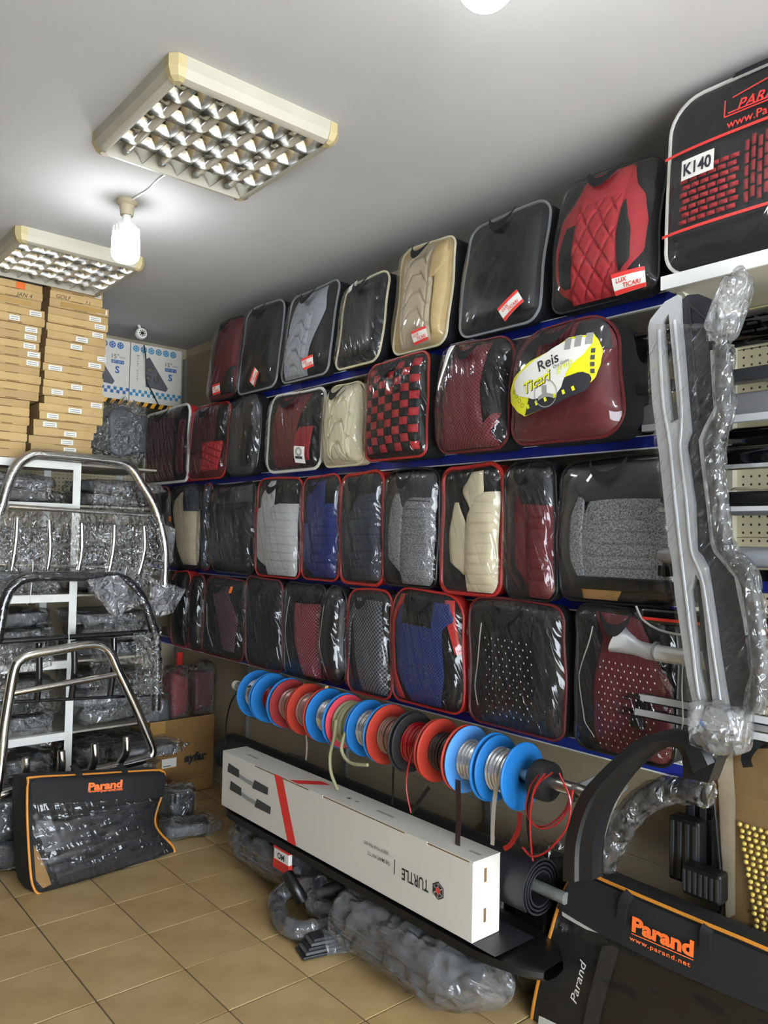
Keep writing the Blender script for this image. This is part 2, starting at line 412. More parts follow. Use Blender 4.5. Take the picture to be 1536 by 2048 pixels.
fixture('square cream-framed louvre light hanging over the brown cartons', .95, 1.545, 3.66, 4.28)

# ------------------------------------------------------------------ bare LED bulbs
def bulb(label, x, y):
    t = thing('led_bulb', label, 'light bulb', (x, y, H), 0, 'bare bulbs on the ceiling')
    obj('socket', MB().lathe([(.042, 0), (.042, -.012), (.03, -.022), (.026, -.06), (.022, -.062)], 24), 'socket', t)
    m = MB().lathe([(.016, -.06), (.018, -.078), (.038, -.1), (.046, -.112), (.05, -.12), (.05, -.148), (.046, -.15)], 28)
    hs = obj('heat_sink', m, 'white_plastic', t)
    for k in range(18):
        c = 2*PI*k/18; R = Matrix.Rotation(c, 3, 'Z')
        obj('fin', MB().box((.048, -.0022, -.147), (.0535, .0022, -.113)).xf(lambda v: R @ v), 'white_plastic', hs, smooth=False)
    obj('diffuser', MB().lathe([(.049, -.15), (.055, -.156), (.056, -.215), (.052, -.235), (.04, -.248), (.02, -.253), (.001, -.254)], 28, caps=False), 'lamp_glow', t)
bulb('lit white LED bulb in a beige socket between the two ceiling lights', 1.218, 3.09)
_b = at(972, 4, Z=H-.25); bulb('lit LED bulb at the upper edge, nearest the shop front', _b.x, _b.y)
bulb('added LED bulb, unseen behind the viewer near the shop window', 1.3, -.8)  # unseen bulb added to the lighting, carrying on the bulb row
# cable clipped to the ceiling between light and bulb
tag(obj('ceiling_cable', MB().tube(smoothpath([(1.235, 2.66, H-.006), (1.225, 2.8, H-.005), (1.232, 2.92, H-.006), (1.22, 3.06, H-.006)], 5), .0035, 6), 'white_plastic'), 'thin white cable running along ceiling from louvre light to bulb', 'cable')

# ------------------------------------------------------------------ shelving along the right wall
LIP = 2.2
ZS = []
for y in (685, 920, 1204, 1460): ZS.append(at(1000, y, X=LIP).z+.036)
SH0, SH1 = 1.19, BY-.005
su = thing('wall_shelving', 'long wall shelving with four tiers of blue price strips', 'shelving', (LIP, 3.2, 0))
def sub(m): return m.xf(lambda v: v-Vector((LIP, 3.2, 0)))
secs = [SH0, 2.24, 3.24, 4.25, SH1]
for k, z in enumerate(ZS):
    for a, b in zip(secs, secs[1:]):
        bo = obj('shelf', sub(MB().box((LIP+.012, a+.001, z-.03), (WX-.03, b-.001, z))), 'shelf_board', su, smooth=False)
        obj('price_strip', sub(MB().box((LIP, a+.0015, z-.036), (LIP+.011, b-.0015, z))), 'strip_blue', bo, smooth=False)
        obj('strip_edge', sub(MB().box((LIP-.003, a+.001, z-.041), (LIP+.011, b-.001, z-.0365))), 'strip_white', bo, smooth=False)
        obj('strip_edge', sub(MB().box((LIP-.003, a+.001, z+.0005), (LIP+.011, b-.001, z+.003))), 'strip_white', bo, smooth=False)
    for y in secs[:-1]+[SH1-.03]:
        obj('bracket', sub(MB().prism([(LIP+.05, y+.012, z-.031), (WX-.03, y+.012, z-.031), (WX-.03, y+.012, z-.12)], (0, .004, 0))), 'galv', su, smooth=False)
for y in secs[:-1]+[SH1-.03]:
    obj('upright', sub(MB().box((WX-.03, y, .1), (WX-.008, y+.03, H-.08))), 'galv', su, smooth=False)
for a, b in zip(secs, secs[1:]):
    zz = [.02, .5]+[z for z in ZS[::-1]]+[H-.06]
    for z0, z1 in zip(zz, zz[1:]):
        obj('back_panel', sub(MB().box((WX-.007, a+.002, z0+.002), (WX-.001, b-.002, z1-.002))), 'back_panel', su, smooth=False)

# ------------------------------------------------------------------ pegboard bay
pb = thing('pegboard_bay', 'cream perforated pegboard bay hung with trims on hooks', 'pegboard', (WX, .6, 0))
PX = 2.47
def subp(m): return m.xf(lambda v: v-Vector((WX, .6, 0)))
for k in range(14):
    z0 = .45+k*.15
    if z0+.148 > 2.42: break
    def pf(u, v): return (PX, 1.17-1.35*u, z0+.148*v)
    m = MB(); m.grid(pf, 1, 1, uvfn=lambda u, v: (1.35*u, z0+.148*v+.0127)); 
    m.grid(lambda u, v: (PX, 1.17-1.35*u, z0+.148-.0*v+.0) if v == 0 else (PX+.012, 1.17-1.35*u, z0+.148), 1, 1, uvfn=lambda u, v: (0, 0))
    m.grid(lambda u, v: (PX, 1.17-1.35*u, z0) if v == 0 else (PX+.012, 1.17-1.35*u, z0), 1, 1, uvfn=lambda u, v: (0, 0))
    obj('peg_panel', subp(m), 'peg_holes', pb, smooth=False)
obj('side_panel', subp(MB().box((2.44, 1.165, .02), (WX-.01, 1.185, 2.46))), 'cream_metal', pb, smooth=False)
KZ = at(1362, 548, X=2.08).z
obj('top_shelf', subp(MB().box((2.08, -.15, KZ-.032), (WX-.005, 1.20, KZ))), 'cream_metal', pb, smooth=False)
obj('top_shelf_edge', subp(MB().box((2.072, -.15, KZ-.036), (2.08, 1.205, KZ+.004))), 'strip_white', pb, smooth=False)
obj('support', subp(MB().prism([(2.13, 1.19, KZ-.033), (WX-.01, 1.19, KZ-.033), (WX-.01, 1.19, KZ-.15), (2.42, 1.19, KZ-.15)], (0, -.02, 0))), 'cream_metal', pb, smooth=False)
obj('valance', subp(MB().box((2.43, -.15, KZ-.14), (2.45, 1.165, KZ-.034))), 'cream_cap', pb, smooth=False)
# ------------------------------------------------------------------ seat cover bags
def lerp_rows(rows, v):
    rows = sorted(rows)
    if v <= rows[0][0]: return rows[0][1:]
    for a, b in zip(rows, rows[1:]):
        if v <= b[0]:
            t = (v-a[0])/max(1e-6, b[0]-a[0]); t = t*t*(3-2*t)*.5+t*.5
            return tuple(p+(q-p)*t for p, q in zip(a[1:], b[1:]))
    return rows[-1][1:]
class Bag:
    def __init__(s, name, label, X, L, R, yt, yb, zs=None, D=.2, rb=.05, rt=.06, bul=.03, lean=0., yaw=0., taper=0., side='fab_side', base='fab_black', pip='pip_black', film='film_bag', wob=.005, seed=0, group='seat cover bags on the shelves', pr=.0055, cat='bag', wr=.003, top=None, handle=1, skew=0.):
        ym = (yt+yb)/2; lt = math.tan(math.radians(lean)); pc = (L+R)/2
        zb = at(pc, yb, X=X).z
        if zs is not None: zb = max(zs-.012, min(zb, zs+.002))
        zt = at(pc, yt, X=X+lt*.45).z; h = zt-zb
        Xm = X+lt*h/2
        y0 = at(L, ym, X=Xm).y; y1 = at(R, ym, X=Xm).y
        s.w = y0-y1; s.h = h; s.D = D; s.rb = min(rb, s.w*.45); s.rt = min(rt, s.w*.45); s.bul = bul; s.lt = lt; s.tap = taper; s.wob = wob; s.seed = seed; s.wr = wr; s.skew = skew
        s.lift = (zs-zb) if zs is not None else 0
        s.t = thing(name, label, cat, (X, (y0+y1)/2, zb), -PI/2+math.radians(yaw), group)
        rr = random.Random(seed*13+5); s.ph = [rr.uniform(0, 6.28) for _ in range(6)]
        s.voff = 0
        # body: gusset and back
        n = 0; ol = s.outline(); n = len(ol); ov = LIP-X-.012-max(0, lt)*.04 if zs is not None else .05; ys = [0, .012, ov*.7, ov-.004, ov+.004, max(D*.55, ov+.02), D*.92+.01, D+.01]; sca = [1, 1.0, 1.0, 1.0, 1.0, .99, .97, .93]
        m = MB(); vs = []
        for y, k in zip(ys, sca):
            for x, z in ol:
                zz = h/2+(z-h/2)*k
                if y > ov:
                    zz = max(zz, s.lift+.004)
                    if top is not None: zz = min(zz, top-zb-.006)
                p = s.W(x*k, zz); vs.append((p[0], y+s.lt*zz, p[1]))
        m.add(vs, [(i*n+k, i*n+(k+1) % n, (i+1)*n+(k+1) % n, (i+1)*n+k) for i in range(len(ys)-1) for k in range(n)]+[tuple((len(ys)-1)*n+k for k in range(n))])
        obj('gusset', m, side, s.t)
        s.panel('front_fabric', base, [(0, -1, 1), (1, -1, 1)], off=-.002, puff=0, nu=14, nv=20)
        pts = [s.P(x, z, .001, edge=True) for x, z in ol]; obj('piping', MB().tube(pts, pr, 6, closed=True), pip, s.t)
        s.pip = pip
        m = MB(); nu, nv = 26, 26
        def ff(u, v):
            z = h*v; x = (2*u-1)*s.hw(z); c = s.wr*s.wrinkle(u, v); return s.P(x, z, .027+c, film=True)
        m.grid(ff, nu, nv); obj('window', m, film, s.t, fix=False)
        if handle: s.strap()
    def W(s, x, z):
        a = s.wob; return (x+s.skew*(z/s.h-.5)+a*math.sin(z/s.h*5+s.ph[0])+a*.5*math.sin(z/s.h*11+s.ph[1]), z+a*math.sin(x/s.w*5+s.ph[2])*(z/s.h))
    def hw(s, z):
        r = s.rb; i = 0
        if z < r: i = r-math.sqrt(max(0, r*r-(r-z)**2))
        r = s.rt
        if z > s.h-r: i = max(i, r-math.sqrt(max(0, r*r-(z-s.h+r)**2)))
        return s.w/2*(1+s.tap*(z/s.h-.5))-i*.995
    def outline(s):
        zz = [s.rb*(1-math.cos(k/7*PI/2)) for k in range(8)]+[s.rb+(s.h-s.rb-s.rt)*k/7 for k in range(1, 7)]+[s.h-s.rt*(1-math.cos(PI/2-k/7*PI/2)) for k in range(8)]
        Lp = [(-s.hw(z), z) for z in zz]; Rp = [(s.hw(z), z) for z in zz[::-1]]
        a = Lp[-1][0]; b = Lp[0][0]
        return Lp+[(a+(-2*a)*k/5, s.h) for k in range(1, 5)]+Rp+[(-b+2*b*k/5, 0) for k in range(1, 5)]
    def wrinkle(s, u, v):
        o = 0
        for (a, b, p) in ((0, 0, 0), (1, 1, 1), (0, 1, 2), (1, 0, 3)):
            d = math.hypot(u-a, v-b)+.02; o += math.sin(math.atan2(v-b, u-a)*26+s.ph[p])*max(0, 1-d*1.7)
        return o
    def depth(s, x, z):
        q = 1-min(1, abs(2*x/s.w))**4; r = 1-min(1, abs(2*z/s.h-1))**4; return s.bul*max(0, q)*max(0, r)
    def P(s, x, z, off=0, edge=False, film=False):
        d = 0 if edge else s.depth(x, z)
        e = off if not film else off*min(1, d/(s.bul*.35)+.1)
        p = s.W(x, z); return (p[0], -d-e+s.lt*z, p[1])
    def panel(s, name, mat, rows, quilt=None, off=.001, puff=.006, nu=10, nv=28, pitch=.035, depth=.006, parent=None, label=None):
        rows = [(r[0]+s.voff, *r[1:]) for r in rows]; v0, v1 = min(r[0] for r in rows), max(r[0] for r in rows); hz = s.h; W = s.w/2
        if quilt == 'h': nv = max(nv, int((v1-v0)*hz/pitch*8)); nu = 8
        if quilt in ('d', 'hex', 'sq'): nu, nv = 40, 56
        if quilt == 'v': nu = 48
        def xz(u, v):
            vv = v0+(v1-v0)*v; z = min(hz-.004, max(.004, vv*hz)); l, r = lerp_rows(rows, vv); lim = s.hw(z)-.004
            a = max(-lim, min(lim, l*W)); b = max(-lim, min(lim, r*W)); return a+(b-a)*u, z
        def f(u, v):
            x, z = xz(u, v); g = 0
            def gr(t, w=.0035): t = abs((t+.5) % 1-.5)*pitch; return math.exp(-(t/w)**2)
            if quilt == 'h': g = gr(z/pitch, .003)
            elif quilt == 'v': g = gr(x/pitch)
            elif quilt == 'd': g = max(gr((x+z*.6)/pitch/1.2), gr((x-z*.6)/pitch/1.2))
            elif quilt == 'sq': g = max(gr(x/pitch), gr((z+.3*x)/pitch))
            elif quilt == 'hex':
                k = abs((u*2 % 2)-1); k = min(1, max(0, (k-.25)*2.2)); g = max(gr(z/pitch/1.3+k*.75, .004), .8*math.exp(-((abs(u-.5)-.36)/.02)**2))
            e = min(u, 1-u, v, 1-v); pf = puff*min(1, e*9)**.5 if puff else 0
            return s.P(x, z, off+pf*(1-g*depth/max(puff, .001)) if puff else off)
        m = MB(); m.grid(f, nu, nv, uvfn=xz); return obj(name, m, mat, parent or s.t, fix=False, ang=60)
    def strap(s, w=.035, drop=.055):
        m = MB(); h = s.h; a = s.w*.16
        def f(u, v):
            x = -a+2*a*u; zz = h-.012-drop*math.sin(PI*u)**.7-(v-.5)*w*(.5+.5*math.sin(PI*u)); p = s.P(x, zz, .034+.006*math.sin(PI*u)); return p
        m.grid(f, 14, 2); obj('handle', m, 'fab_black', s.t, fix=False)
    def on(s, u, v, off=.03, rot=0):
        c, d = math.cos(rot), math.sin(rot); x0, z0 = u*s.w/2, (v+s.voff)*s.h
        return lambda x, y: s.P(x0+x*c-y*d, z0+x*d+y*c, off)
    def rect(s, name, mat, u, v, w, h, rot=0, off=.029, parent=None, cy=0):
        fn = s.on(u, v, off, rot); m = MB().grid(lambda a, b: fn((a-.5)*w, cy+(b-.5)*h), 6, 4); return obj(name, m, mat, parent or s.t, fix=False)
    def lux(s, u, v, rot=0, w=.085, h=.055, full=True):
        k = s.rect('tag', 'paper', u, v, w, h, rot, .0295)
        s.rect('tag_band', 'red_print', u, v, w, h*.2, rot, .0305, k, h*.4); s.rect('tag_band', 'red_print', u, v, w, h*.2, rot, .0305, k, -h*.4)
        fn = s.on(u, v, .0315, rot)
        text('tag_text', 'LUX', lambda x, y: fn(x-w*.2, y+h*.13), h*.22, 'red_print', k, bold=.015, shear=.2)
        text('tag_text', 'TICARI', lambda x, y: fn(x+w*.1, y-h*.15), h*.22, 'red_print', k, bold=.015, shear=.2)

BX = 2.13
def stripe_seat(b, outer, inset, centre, yoke=None, q='h', pitch=.034, edge=None):
    """left half of a seat back as it shows in the shelf-three bags"""
    b.panel('bolster', outer, [(.03, -.93, -.3), (.2, -.96, -.1), (.8, -.92, .1), (.98, -.6, .95)], puff=.004)
    if yoke: b.panel('yoke', yoke, [(.66, -.5, .98), (.8, -.62, .98), (.97, -.5, .95)], off=.006)
    b.panel('side_inset', inset, [(.12, -.15, -.08), (.25, -.58, -.08), (.5, -.66, -.08), (.66, -.55, -.05), (.82, -.34, -.2)], off=.008)
    b.panel('centre_panel', centre, [(.02, -.12, .97), (.6, -.08, .97), (.72, .0, .97), (.76, .25, .97)], quilt=q, pitch=pitch, off=.010)
# ---- top tier
z1 = ZS[0]; G1 = 'seat cover bags on the top shelf'
def B1(label, L, R, yt, yb, **k):
    k.setdefault('lean', 7); return Bag('seat_cover_bag', label, BX, L, R, yt, yb, z1, group=G1, **k)
b = B1('dark red seat cover bag at far end of top shelf with white and red tag', 428, 482, 643, 806, base='fab_maroon', side='fab_navyblack', pip='pip_black', seed=1, film='film_tight')
b.panel('side_inset', 'fab_black', [(.05, .0, .9), (.3, .35, .8), (.38, .7, .9)]); b.lux(.05, .11, .05)
b = B1('plain charcoal seat cover bag with thin grey piping, second from far end of top shelf', 486, 562, 612, 786, base='fab_charcoal', side='fab_navyblack', pip='pip_grey', seed=2, film='film_tight', rt=.07)
b.panel('side_inset', 'leather_dark', [(.06, -.8, .7), (.4, -.9, .5), (.9, -.8, .8)]); b.lux(.25, .13, .9)
b = B1('light grey seat cover bag with black side and hexagon stitching on top shelf', 574, 668, 582, 772, base='fab_black', side='fab_navyblack', pip='pip_grey', seed=3, film='film_tight', rt=.05)
b.panel('side_inset', 'fab_grey', [(.02, -.8, .2), (.3, -.85, .3), (.7, -.7, .75), (.97, -.55, .6)]); b.panel('centre_panel', 'fab_grey', [(.04, -.72, .12), (.3, -.75, .18), (.72, -.6, .32)], quilt='hex', pitch=.055, off=.007, puff=.012, depth=.014); b.lux(.45, .13, .1)
b = B1('black seat cover bag with pale piping between the grey and the beige bags', 683, 770, 562, 750, base='fab_charcoal', side='fab_navyblack', pip='pip_cream', seed=4, film='film_bag', skew=.02)
b.panel('centre_panel', 'leather_dark', [(.1, -.6, .7), (.9, -.5, .75)]); b.rect('care_card', 'paper', -.35, .92, .05, .04, .5)
b = B1('beige seat cover bag with tan sides and arrow stitching on top shelf', 797, 903, 490, 722, base='fab_tan', side='fab_navyblack', pip='pip_cream', seed=5, film='film_tight', rt=.05, bul=.04)
b.panel('centre_panel', 'fab_sand', [(.03, -.6, .55), (.5, -.62, .5), (.8, -.65, .5), (.97, -.3, .55)], quilt='hex', pitch=.06, puff=.010, depth=.010)
b.panel('bolster', 'fab_tan', [(.1, .62, .85), (.5, .55, .9), (.75, .55, .9), (.85, .7, .92)], off=.005); b.panel('shoulder', 'fab_tan', [(.62, .42, .6), (.75, .42, .9), (.96, .5, .85)], off=.009); b.lux(.35, .09, .12)
b = B1('large plain black seat cover bag with silver piping beside the red quilted one', 930, 1090, 432, 693, base='fab_charcoal', side='fab_navyblack', pip='pip_grey', seed=6, film='film_tight', rt=.06, rb=.06)
b.panel('centre_panel', 'leather_dark', [(.08, -.7, .75), (.5, -.72, .72), (.92, -.6, .7)], puff=.008); b.panel('bolster', 'fab_charcoal', [(.1, .62, .9), (.5, .6, .92), (.9, .5, .85)], off=.005); b.lux(.5, .14, .55, .1, .055)
b = B1('bright red quilted seat cover bag with black side insets on top shelf', 1115, 1325, 342, 642, base='fab_black', side='fab_navyblack', pip='pip_black', seed=7, film='film_tight', rt=.07, rb=.05, bul=.045)
b.panel('bolster', 'fab_red', [(.06, -.55, .1), (.15, -.8, .5), (.3, -.93, .82), (.5, -.95, .86), (.68, -.85, .78), (.8, -.55, .6), (.95, -.35, .5)], puff=.01)
b.panel('side_inset', 'fab_black', [(.14, -.62, -.5), (.2, -.75, -.42), (.4, -.78, -.42), (.6, -.62, -.42)], off=.011); b.panel('side_inset', 'fab_black', [(.17, .42, .45), (.25, .4, .62), (.45, .4, .64), (.6, .45, .55), (.68, .48, .5)], off=.011)
b.panel('centre_panel', 'fab_red', [(.02, -.5, .35), (.4, -.45, .4), (.75, -.4, .45)], quilt='d', pitch=.05, off=.012, puff=.01, depth=.009); b.panel('yoke', 'fab_red', [(.72, -.42, .46), (.9, -.4, .5), (.95, -.3, .5)], off=.013); b.lux(.62, .08, .06, .105, .062)

# ---- second tier
z2 = ZS[1]; G2 = 'seat cover bags on the second shelf'
def B2(label, L, R, yt, yb, **k):
    k.setdefault('lean', 3); return Bag('seat_cover_bag', label, k.pop('X', BX), L, R, yt, yb, z2, group=G2, top=ZS[0]-.04, **k)
b = B2('maroon diamond-quilted bag with white piping in the far corner of second shelf', 291, 378, 820, 966, base='fab_black', side='fab_redside', pip='pip_white', seed=11, pr=.009, D=.16, lean=0)
b.panel('centre_panel', 'fab_maroon2', [(.04, -.9, .5), (.9, -.85, .5)], quilt='d', pitch=.035)
b.panel('side_inset', 'fab_maroon2', [(.1, .6, .85), (.8, .7, .9)])
b = B2('wine red bag with a red square-quilted lower half, second shelf far end', 382, 457, 812, 964, base='fab_maroon', side='fab_navyblack', pip='pip_red', seed=12, rb=.07)
b.panel('yoke', 'fab_maroon2', [(.35, -.9, .6), (.97, -.6, .6)]); b.panel('side_inset', 'fab_black', [(.45, .5, .95), (.7, .55, .95), (.95, .45, .9)]); b.panel('centre_panel', 'fab_red', [(.1, -.1, .75), (.3, .0, .85), (.48, -.05, .9)], quilt='sq', pitch=.04, off=.008, puff=.01, depth=.01)
b = B2('narrow charcoal and grey bag with wide black gusset on second shelf', 460, 520, 792, 962, base='leather_grey', side='fab_side', pip='pip_black', seed=13, rt=.1, rb=.08, bul=.045)
b.panel('side_inset', 'leather_dark', [(.1, .2, .8), (.5, .25, .9), (.85, .4, .8)])
b = B2('maroon bag with white piping and a small white care label', 539, 648, 786, 950, base='fab_black', side='fab_side', pip='pip_white', seed=14, rt=.07, rb=.07, pr=.008, bul=.04)
b.panel('centre_panel', 'fab_maroon', [(.05, -.55, .35), (.5, -.65, .3), (.95, -.5, .6)], puff=.01); b.panel('flap', 'fab_red2', [(.1, .3, .75), (.4, .3, .8), (.52, .45, .85)], off=.012, quilt='v', pitch=.04)
k = b.rect('care_label', 'paper', .55, .17, .075, .08, -.12); fn = b.on(.55, .17, .0315, -.12)
obj('emblem', MB().grid(lambda u, v: fn((.012+.012*v)*math.cos(6.283*u), .014+(.012+.01*v)*math.sin(6.283*u)), 16, 1), 'print_grey', k, fix=False); obj('emblem_bar', MB().grid(lambda u, v: fn(-.026+.052*u, -.02+.012*v), 4, 1), 'ink', k, fix=False)
b = B2('cream leather seat cover bag with hexagon seams beside the chequered one', 652, 732, 768, 944, base='fab_cream2', side='fab_cream2', pip='pip_cream', seed=15, rt=.09, bul=.05, handle=1)
b.panel('bolster', 'fab_cream', [(.05, -.85, .95), (.5, -.9, .95), (.95, -.4, .9)], puff=.008); b.panel('centre_panel', 'fab_cream', [(.06, -.45, .6), (.5, -.35, .75), (.93, .1, .8)], quilt='hex', pitch=.075, off=.006, puff=.014, depth=.014)
b = B2('bag with red and black chequered squares and red piping on second shelf', 736, 856, 718, 946, base='fab_black', side='fab_side', pip='pip_red', seed=16, X=2.07, rt=.05, rb=.04, bul=.045, wr=.005)
for c, mt in ((0, 'fab_red'), (1, 'fab_black')):
    m = MB(); nx, nz_ = 7, 11
    for i in range(nx):
        for j in range(nz_):
            if (i+j) % 2 != c: continue
            def f(u, v):
                x = (-.86+1.72*(i+.03+.94*u)/nx)*b.w/2; z = (.06+.88*(j+.03+.94*v)/nz_)*b.h; e = min(u, 1-u, v, 1-v); return b.P(x, z, .002+.006*min(1, e*4))
            m.grid(f, 4, 4)
    o = obj('check_patches', m, mt, b.t, fix=False); o['kind'] = 'stuff'
b = B2('dusty pink mesh seat cover bag between the chequered bag and the yellow-labelled bag', 882, 1022, 683, 932, base='fab_black', side='fab_side', pip='pip_maroon', seed=17, X=2.07, rt=.08, rb=.06, bul=.05, wr=.006)
b.panel('centre_panel', 'mesh_maroon', [(.02, -.85, .85), (.25, -.7, .5), (.6, -.62, .42), (.95, -.5, .5)], puff=.01); b.panel('bolster', 'mesh_maroon', [(.12, .45, .62), (.22, .55, .85), (.3, .75, .9)], off=.006); b.panel('care_strip', 'paper', [(.55, -.68, -.66), (.8, -.58, -.5), (.97, -.6, -.45)], off=.028)
b = B2('maroon rounded bag with a big yellow, white and black printed label', 1029, 1243, 648, 917, base='fab_maroon', side='fab_side', pip='pip_maroon', seed=18, X=2.05, rt=.11, rb=.08, bul=.05, taper=-.12, film='film_tight', wr=.001, D=.22)
b.panel('yoke', 'fab_black', [(.55, -.9, -.6), (.8, -.75, -.3), (.97, -.5, .0)]); b.panel('yoke', 'fab_charcoal', [(.7, .3, .9), (.97, .3, .8)]); b.panel('centre_panel', 'fab_maroon', [(.62, -.5, .3), (.97, -.3, .3)], quilt='v', pitch=.02)
b.voff = -.055
lb = b.panel('printed_label', 'yellow_print', [(.27, -.52, -.48), (.33, -.7, .1), (.42, -.86, .62), (.52, -.86, .78), (.62, -.75, .84), (.72, -.45, .86), (.8, .1, .8), (.86, .3, .72)], off=.0295, puff=0, nu=16)
b.panel('label_black', 'ink', [(.275, -.5, -.44), (.33, -.46, .14), (.42, -.4, .66), (.5, -.1, .72), (.535, .3, .7), (.56, .52, .6)], off=.0308, puff=0, nu=16, parent=lb)
b.panel('label_white', 'paper', [(.4, -.32, .12), (.47, -.68, .24), (.57, -.72, .32), (.63, -.62, .42), (.71, -.36, .62), (.79, .02, .72), (.84, .3, .62)], off=.032, puff=0, nu=16, parent=lb)
fn = b.on(0, .68, .0335, .27); text('label_text', 'Reis', lambda x, y: fn(x-.0, y+.005), .036, 'ink', lb, bold=.012)
text('label_text', 'Oto Giyim', lambda x, y: fn(x+.045, y-.022), .01, 'ink', lb)
fn = b.on(-.05, .575, .0335, .3); text('label_text', 'Ticari', lambda x, y: fn(x-.035, y), .036, 'yellow_print', lb, bold=.02, shear=.35); text('label_text', 'grup', lambda x, y: fn(x+.075, y+.002), .024, 'yellow_print', lb, shear=.3)
text('label_text', 'Ticari', lambda x, y: b.on(-.05, .575, .0328, .3)(x-.0335, y-.0025), .036, 'ink', lb, bold=.03, shear=.35)
fn = b.on(-.06, .43, .034)
obj('label_ring', MB().grid(lambda u, v: fn((.042+.003*v)*math.cos(6.283*u), (.042+.003*v)*math.sin(6.283*u)), 28, 1), 'print_grey', lb, fix=False)
obj('label_drawing', MB().grid(lambda u, v: fn(-.03+.06*u, -.02+.012*v+.008*math.sin(3.1*u)), 8, 1), 'lt_print', lb, fix=False)
obj('label_drawing', MB().grid(lambda u, v: fn(-.012+.018*u, -.004+.03*v), 3, 2), 'lt_print', lb, fix=False)
for i in range(6):
    g = b.on(-.42+.17*i, .345+.03*i*.6, .0322, .3); obj('label_icon', MB().grid(lambda u, v: g(-.005+.01*u, -.007+.014*v), 1, 1), 'yellow_print', lb, fix=False)
for i in range(4):
    g = b.on(-.72+.06*i, .50-.045*i, .0322); obj('label_icon', MB().grid(lambda u, v: g((.006+.0015*v)*math.cos(6.283*u), (.006+.0015*v)*math.sin(6.283*u)), 12, 1), 'ink', lb, fix=False)
    g = b.on(.74, .56+.055*i, .0322); obj('label_icon', MB().grid(lambda u, v: g(-.006+.012*u, -.007+.014*v), 1, 1), 'dark_print', lb, fix=False)
for i in range(3):
    g = b.on(.33+.17*i, .80-.005*i+.015*i, .0335); obj('label_drawing', MB().grid(lambda u, v: g(-.011+.022*u, -.016+.036*v), 2, 2), 'lt_print', lb, fix=False)

b.voff = 0
# ---- third tier
z3 = ZS[2]; G3 = 'seat cover bags on the third shelf'
def B3(label, L, R, yt, yb, **k): return Bag('seat_cover_bag', label, BX, L, R, yt, yb, z3, group=G3, top=ZS[1]-.04, **k)
b = B3('dark bag half hidden by the roll bar at far end of third shelf', 296, 338, 975, 1120, base='fab_black', pip='pip_maroon', seed=20)
b = Bag('seat_cover_bag', 'sand and black seat cover bag with small orange tag, far end of third shelf', BX, 340, 404, 972, 1140, z3, group=G3, top=ZS[1]-.04, base='fab_black', pip='pip_black', seed=21, rt=.1, rb=.1, bul=.04)
b.panel('centre_panel', 'fab_sand', [(.05, .1, .95), (.3, -.2, .95), (.7, -.45, .95), (.92, -.3, .2)]); b.panel('yoke', 'fab_slate', [(.68, .3, .97), (.96, .1, .9)], off=.009); b.rect('orange_tag', 'orange_card', -.35, .6, .03, .03)
b = B3('narrow slate bag with maroon piping squeezed behind the charcoal one', 406, 423, 968, 1142, base='fab_slate', pip='pip_maroon', seed=22)
b = B3('charcoal grey seat cover bag with soft sheen near far end of third shelf', 424, 511, 968, 1150, base='leather_dark', pip='pip_black', seed=23, rt=.06, rb=.07, bul=.05)
b.panel('yoke', 'leather_grey', [(.78, -.5, .95), (.97, -.6, .9)]); b.panel('bolster', 'fab_charcoal', [(.08, -.6, -.1), (.3, -.85, -.3), (.8, -.8, -.3)], off=.003); b.panel('centre_panel', 'fab_charcoal', [(.05, -.2, .9), (.7, -.3, .95)], off=.006)
b = B3('light grey seat cover bag with horizontal channels and red piping on third shelf', 514, 603, 957, 1156, base='fab_black', pip='pip_red', seed=24, rt=.06)
b.panel('bolster', 'fab_lgrey', [(.08, -.3, -.1), (.2, -.85, -.1), (.62, -.85, -.3), (.7, -.8, -.6)]); b.panel('yoke', 'fab_lgrey', [(.6, -.55, .1), (.8, -.6, .05), (.97, -.3, -.05)], off=.007); b.panel('centre_panel', 'fab_lgrey', [(.02, -.3, .97), (.55, -.3, .97), (.7, -.15, .97), (.74, .3, .97)], quilt='h', pitch=.04, off=.011)
b = B3('navy blue seat cover bag with red piping on third shelf', 606, 681, 952, 1160, base='fab_black', pip='pip_red', seed=25, rt=.06, wr=.006)
b.panel('bolster', 'fab_navy', [(.05, -.3, .0), (.2, -.8, .0), (.55, -.75, -.3)]); b.panel('yoke', 'fab_navy', [(.5, -.4, .4), (.75, -.5, .5), (.95, -.4, .4)], off=.006); b.panel('centre_panel', 'fab_navy', [(.03, -.2, .95), (.55, -.2, .95), (.72, .2, .95)], quilt='h', pitch=.04, off=.01)
b = B3('black ribbed seat cover bag with bright red piping on third shelf', 683, 767, 946, 1168, base='fab_charcoal', pip='pip_red', side='fab_redside', seed=26, rt=.06, wr=.007, pr=.008)
b.panel('bolster', 'leather_dark', [(.06, -.7, -.2), (.3, -.85, -.25), (.8, -.7, -.1)]); b.panel('centre_panel', 'fab_slate', [(.04, -.3, .97), (.6, -.25, .97), (.8, .1, .97)], quilt='h', pitch=.035, off=.008)
b = B3('mid grey tweed seat cover bag with dark leather shoulder on third shelf', 770, 877, 940, 1173, base='leather_dark', pip='pip_black', seed=27, rt=.06)
stripe_seat(b, 'leather_dark', 'fab_tweed', 'fab_tweed', 'leather_grey', pitch=.034)
b = B3('cream ribbed seat cover bag in a black and red case on third shelf', 886, 1004, 932, 1188, base='fab_black', side='fab_redside', pip='pip_red', seed=28, rt=.06, pr=.009)
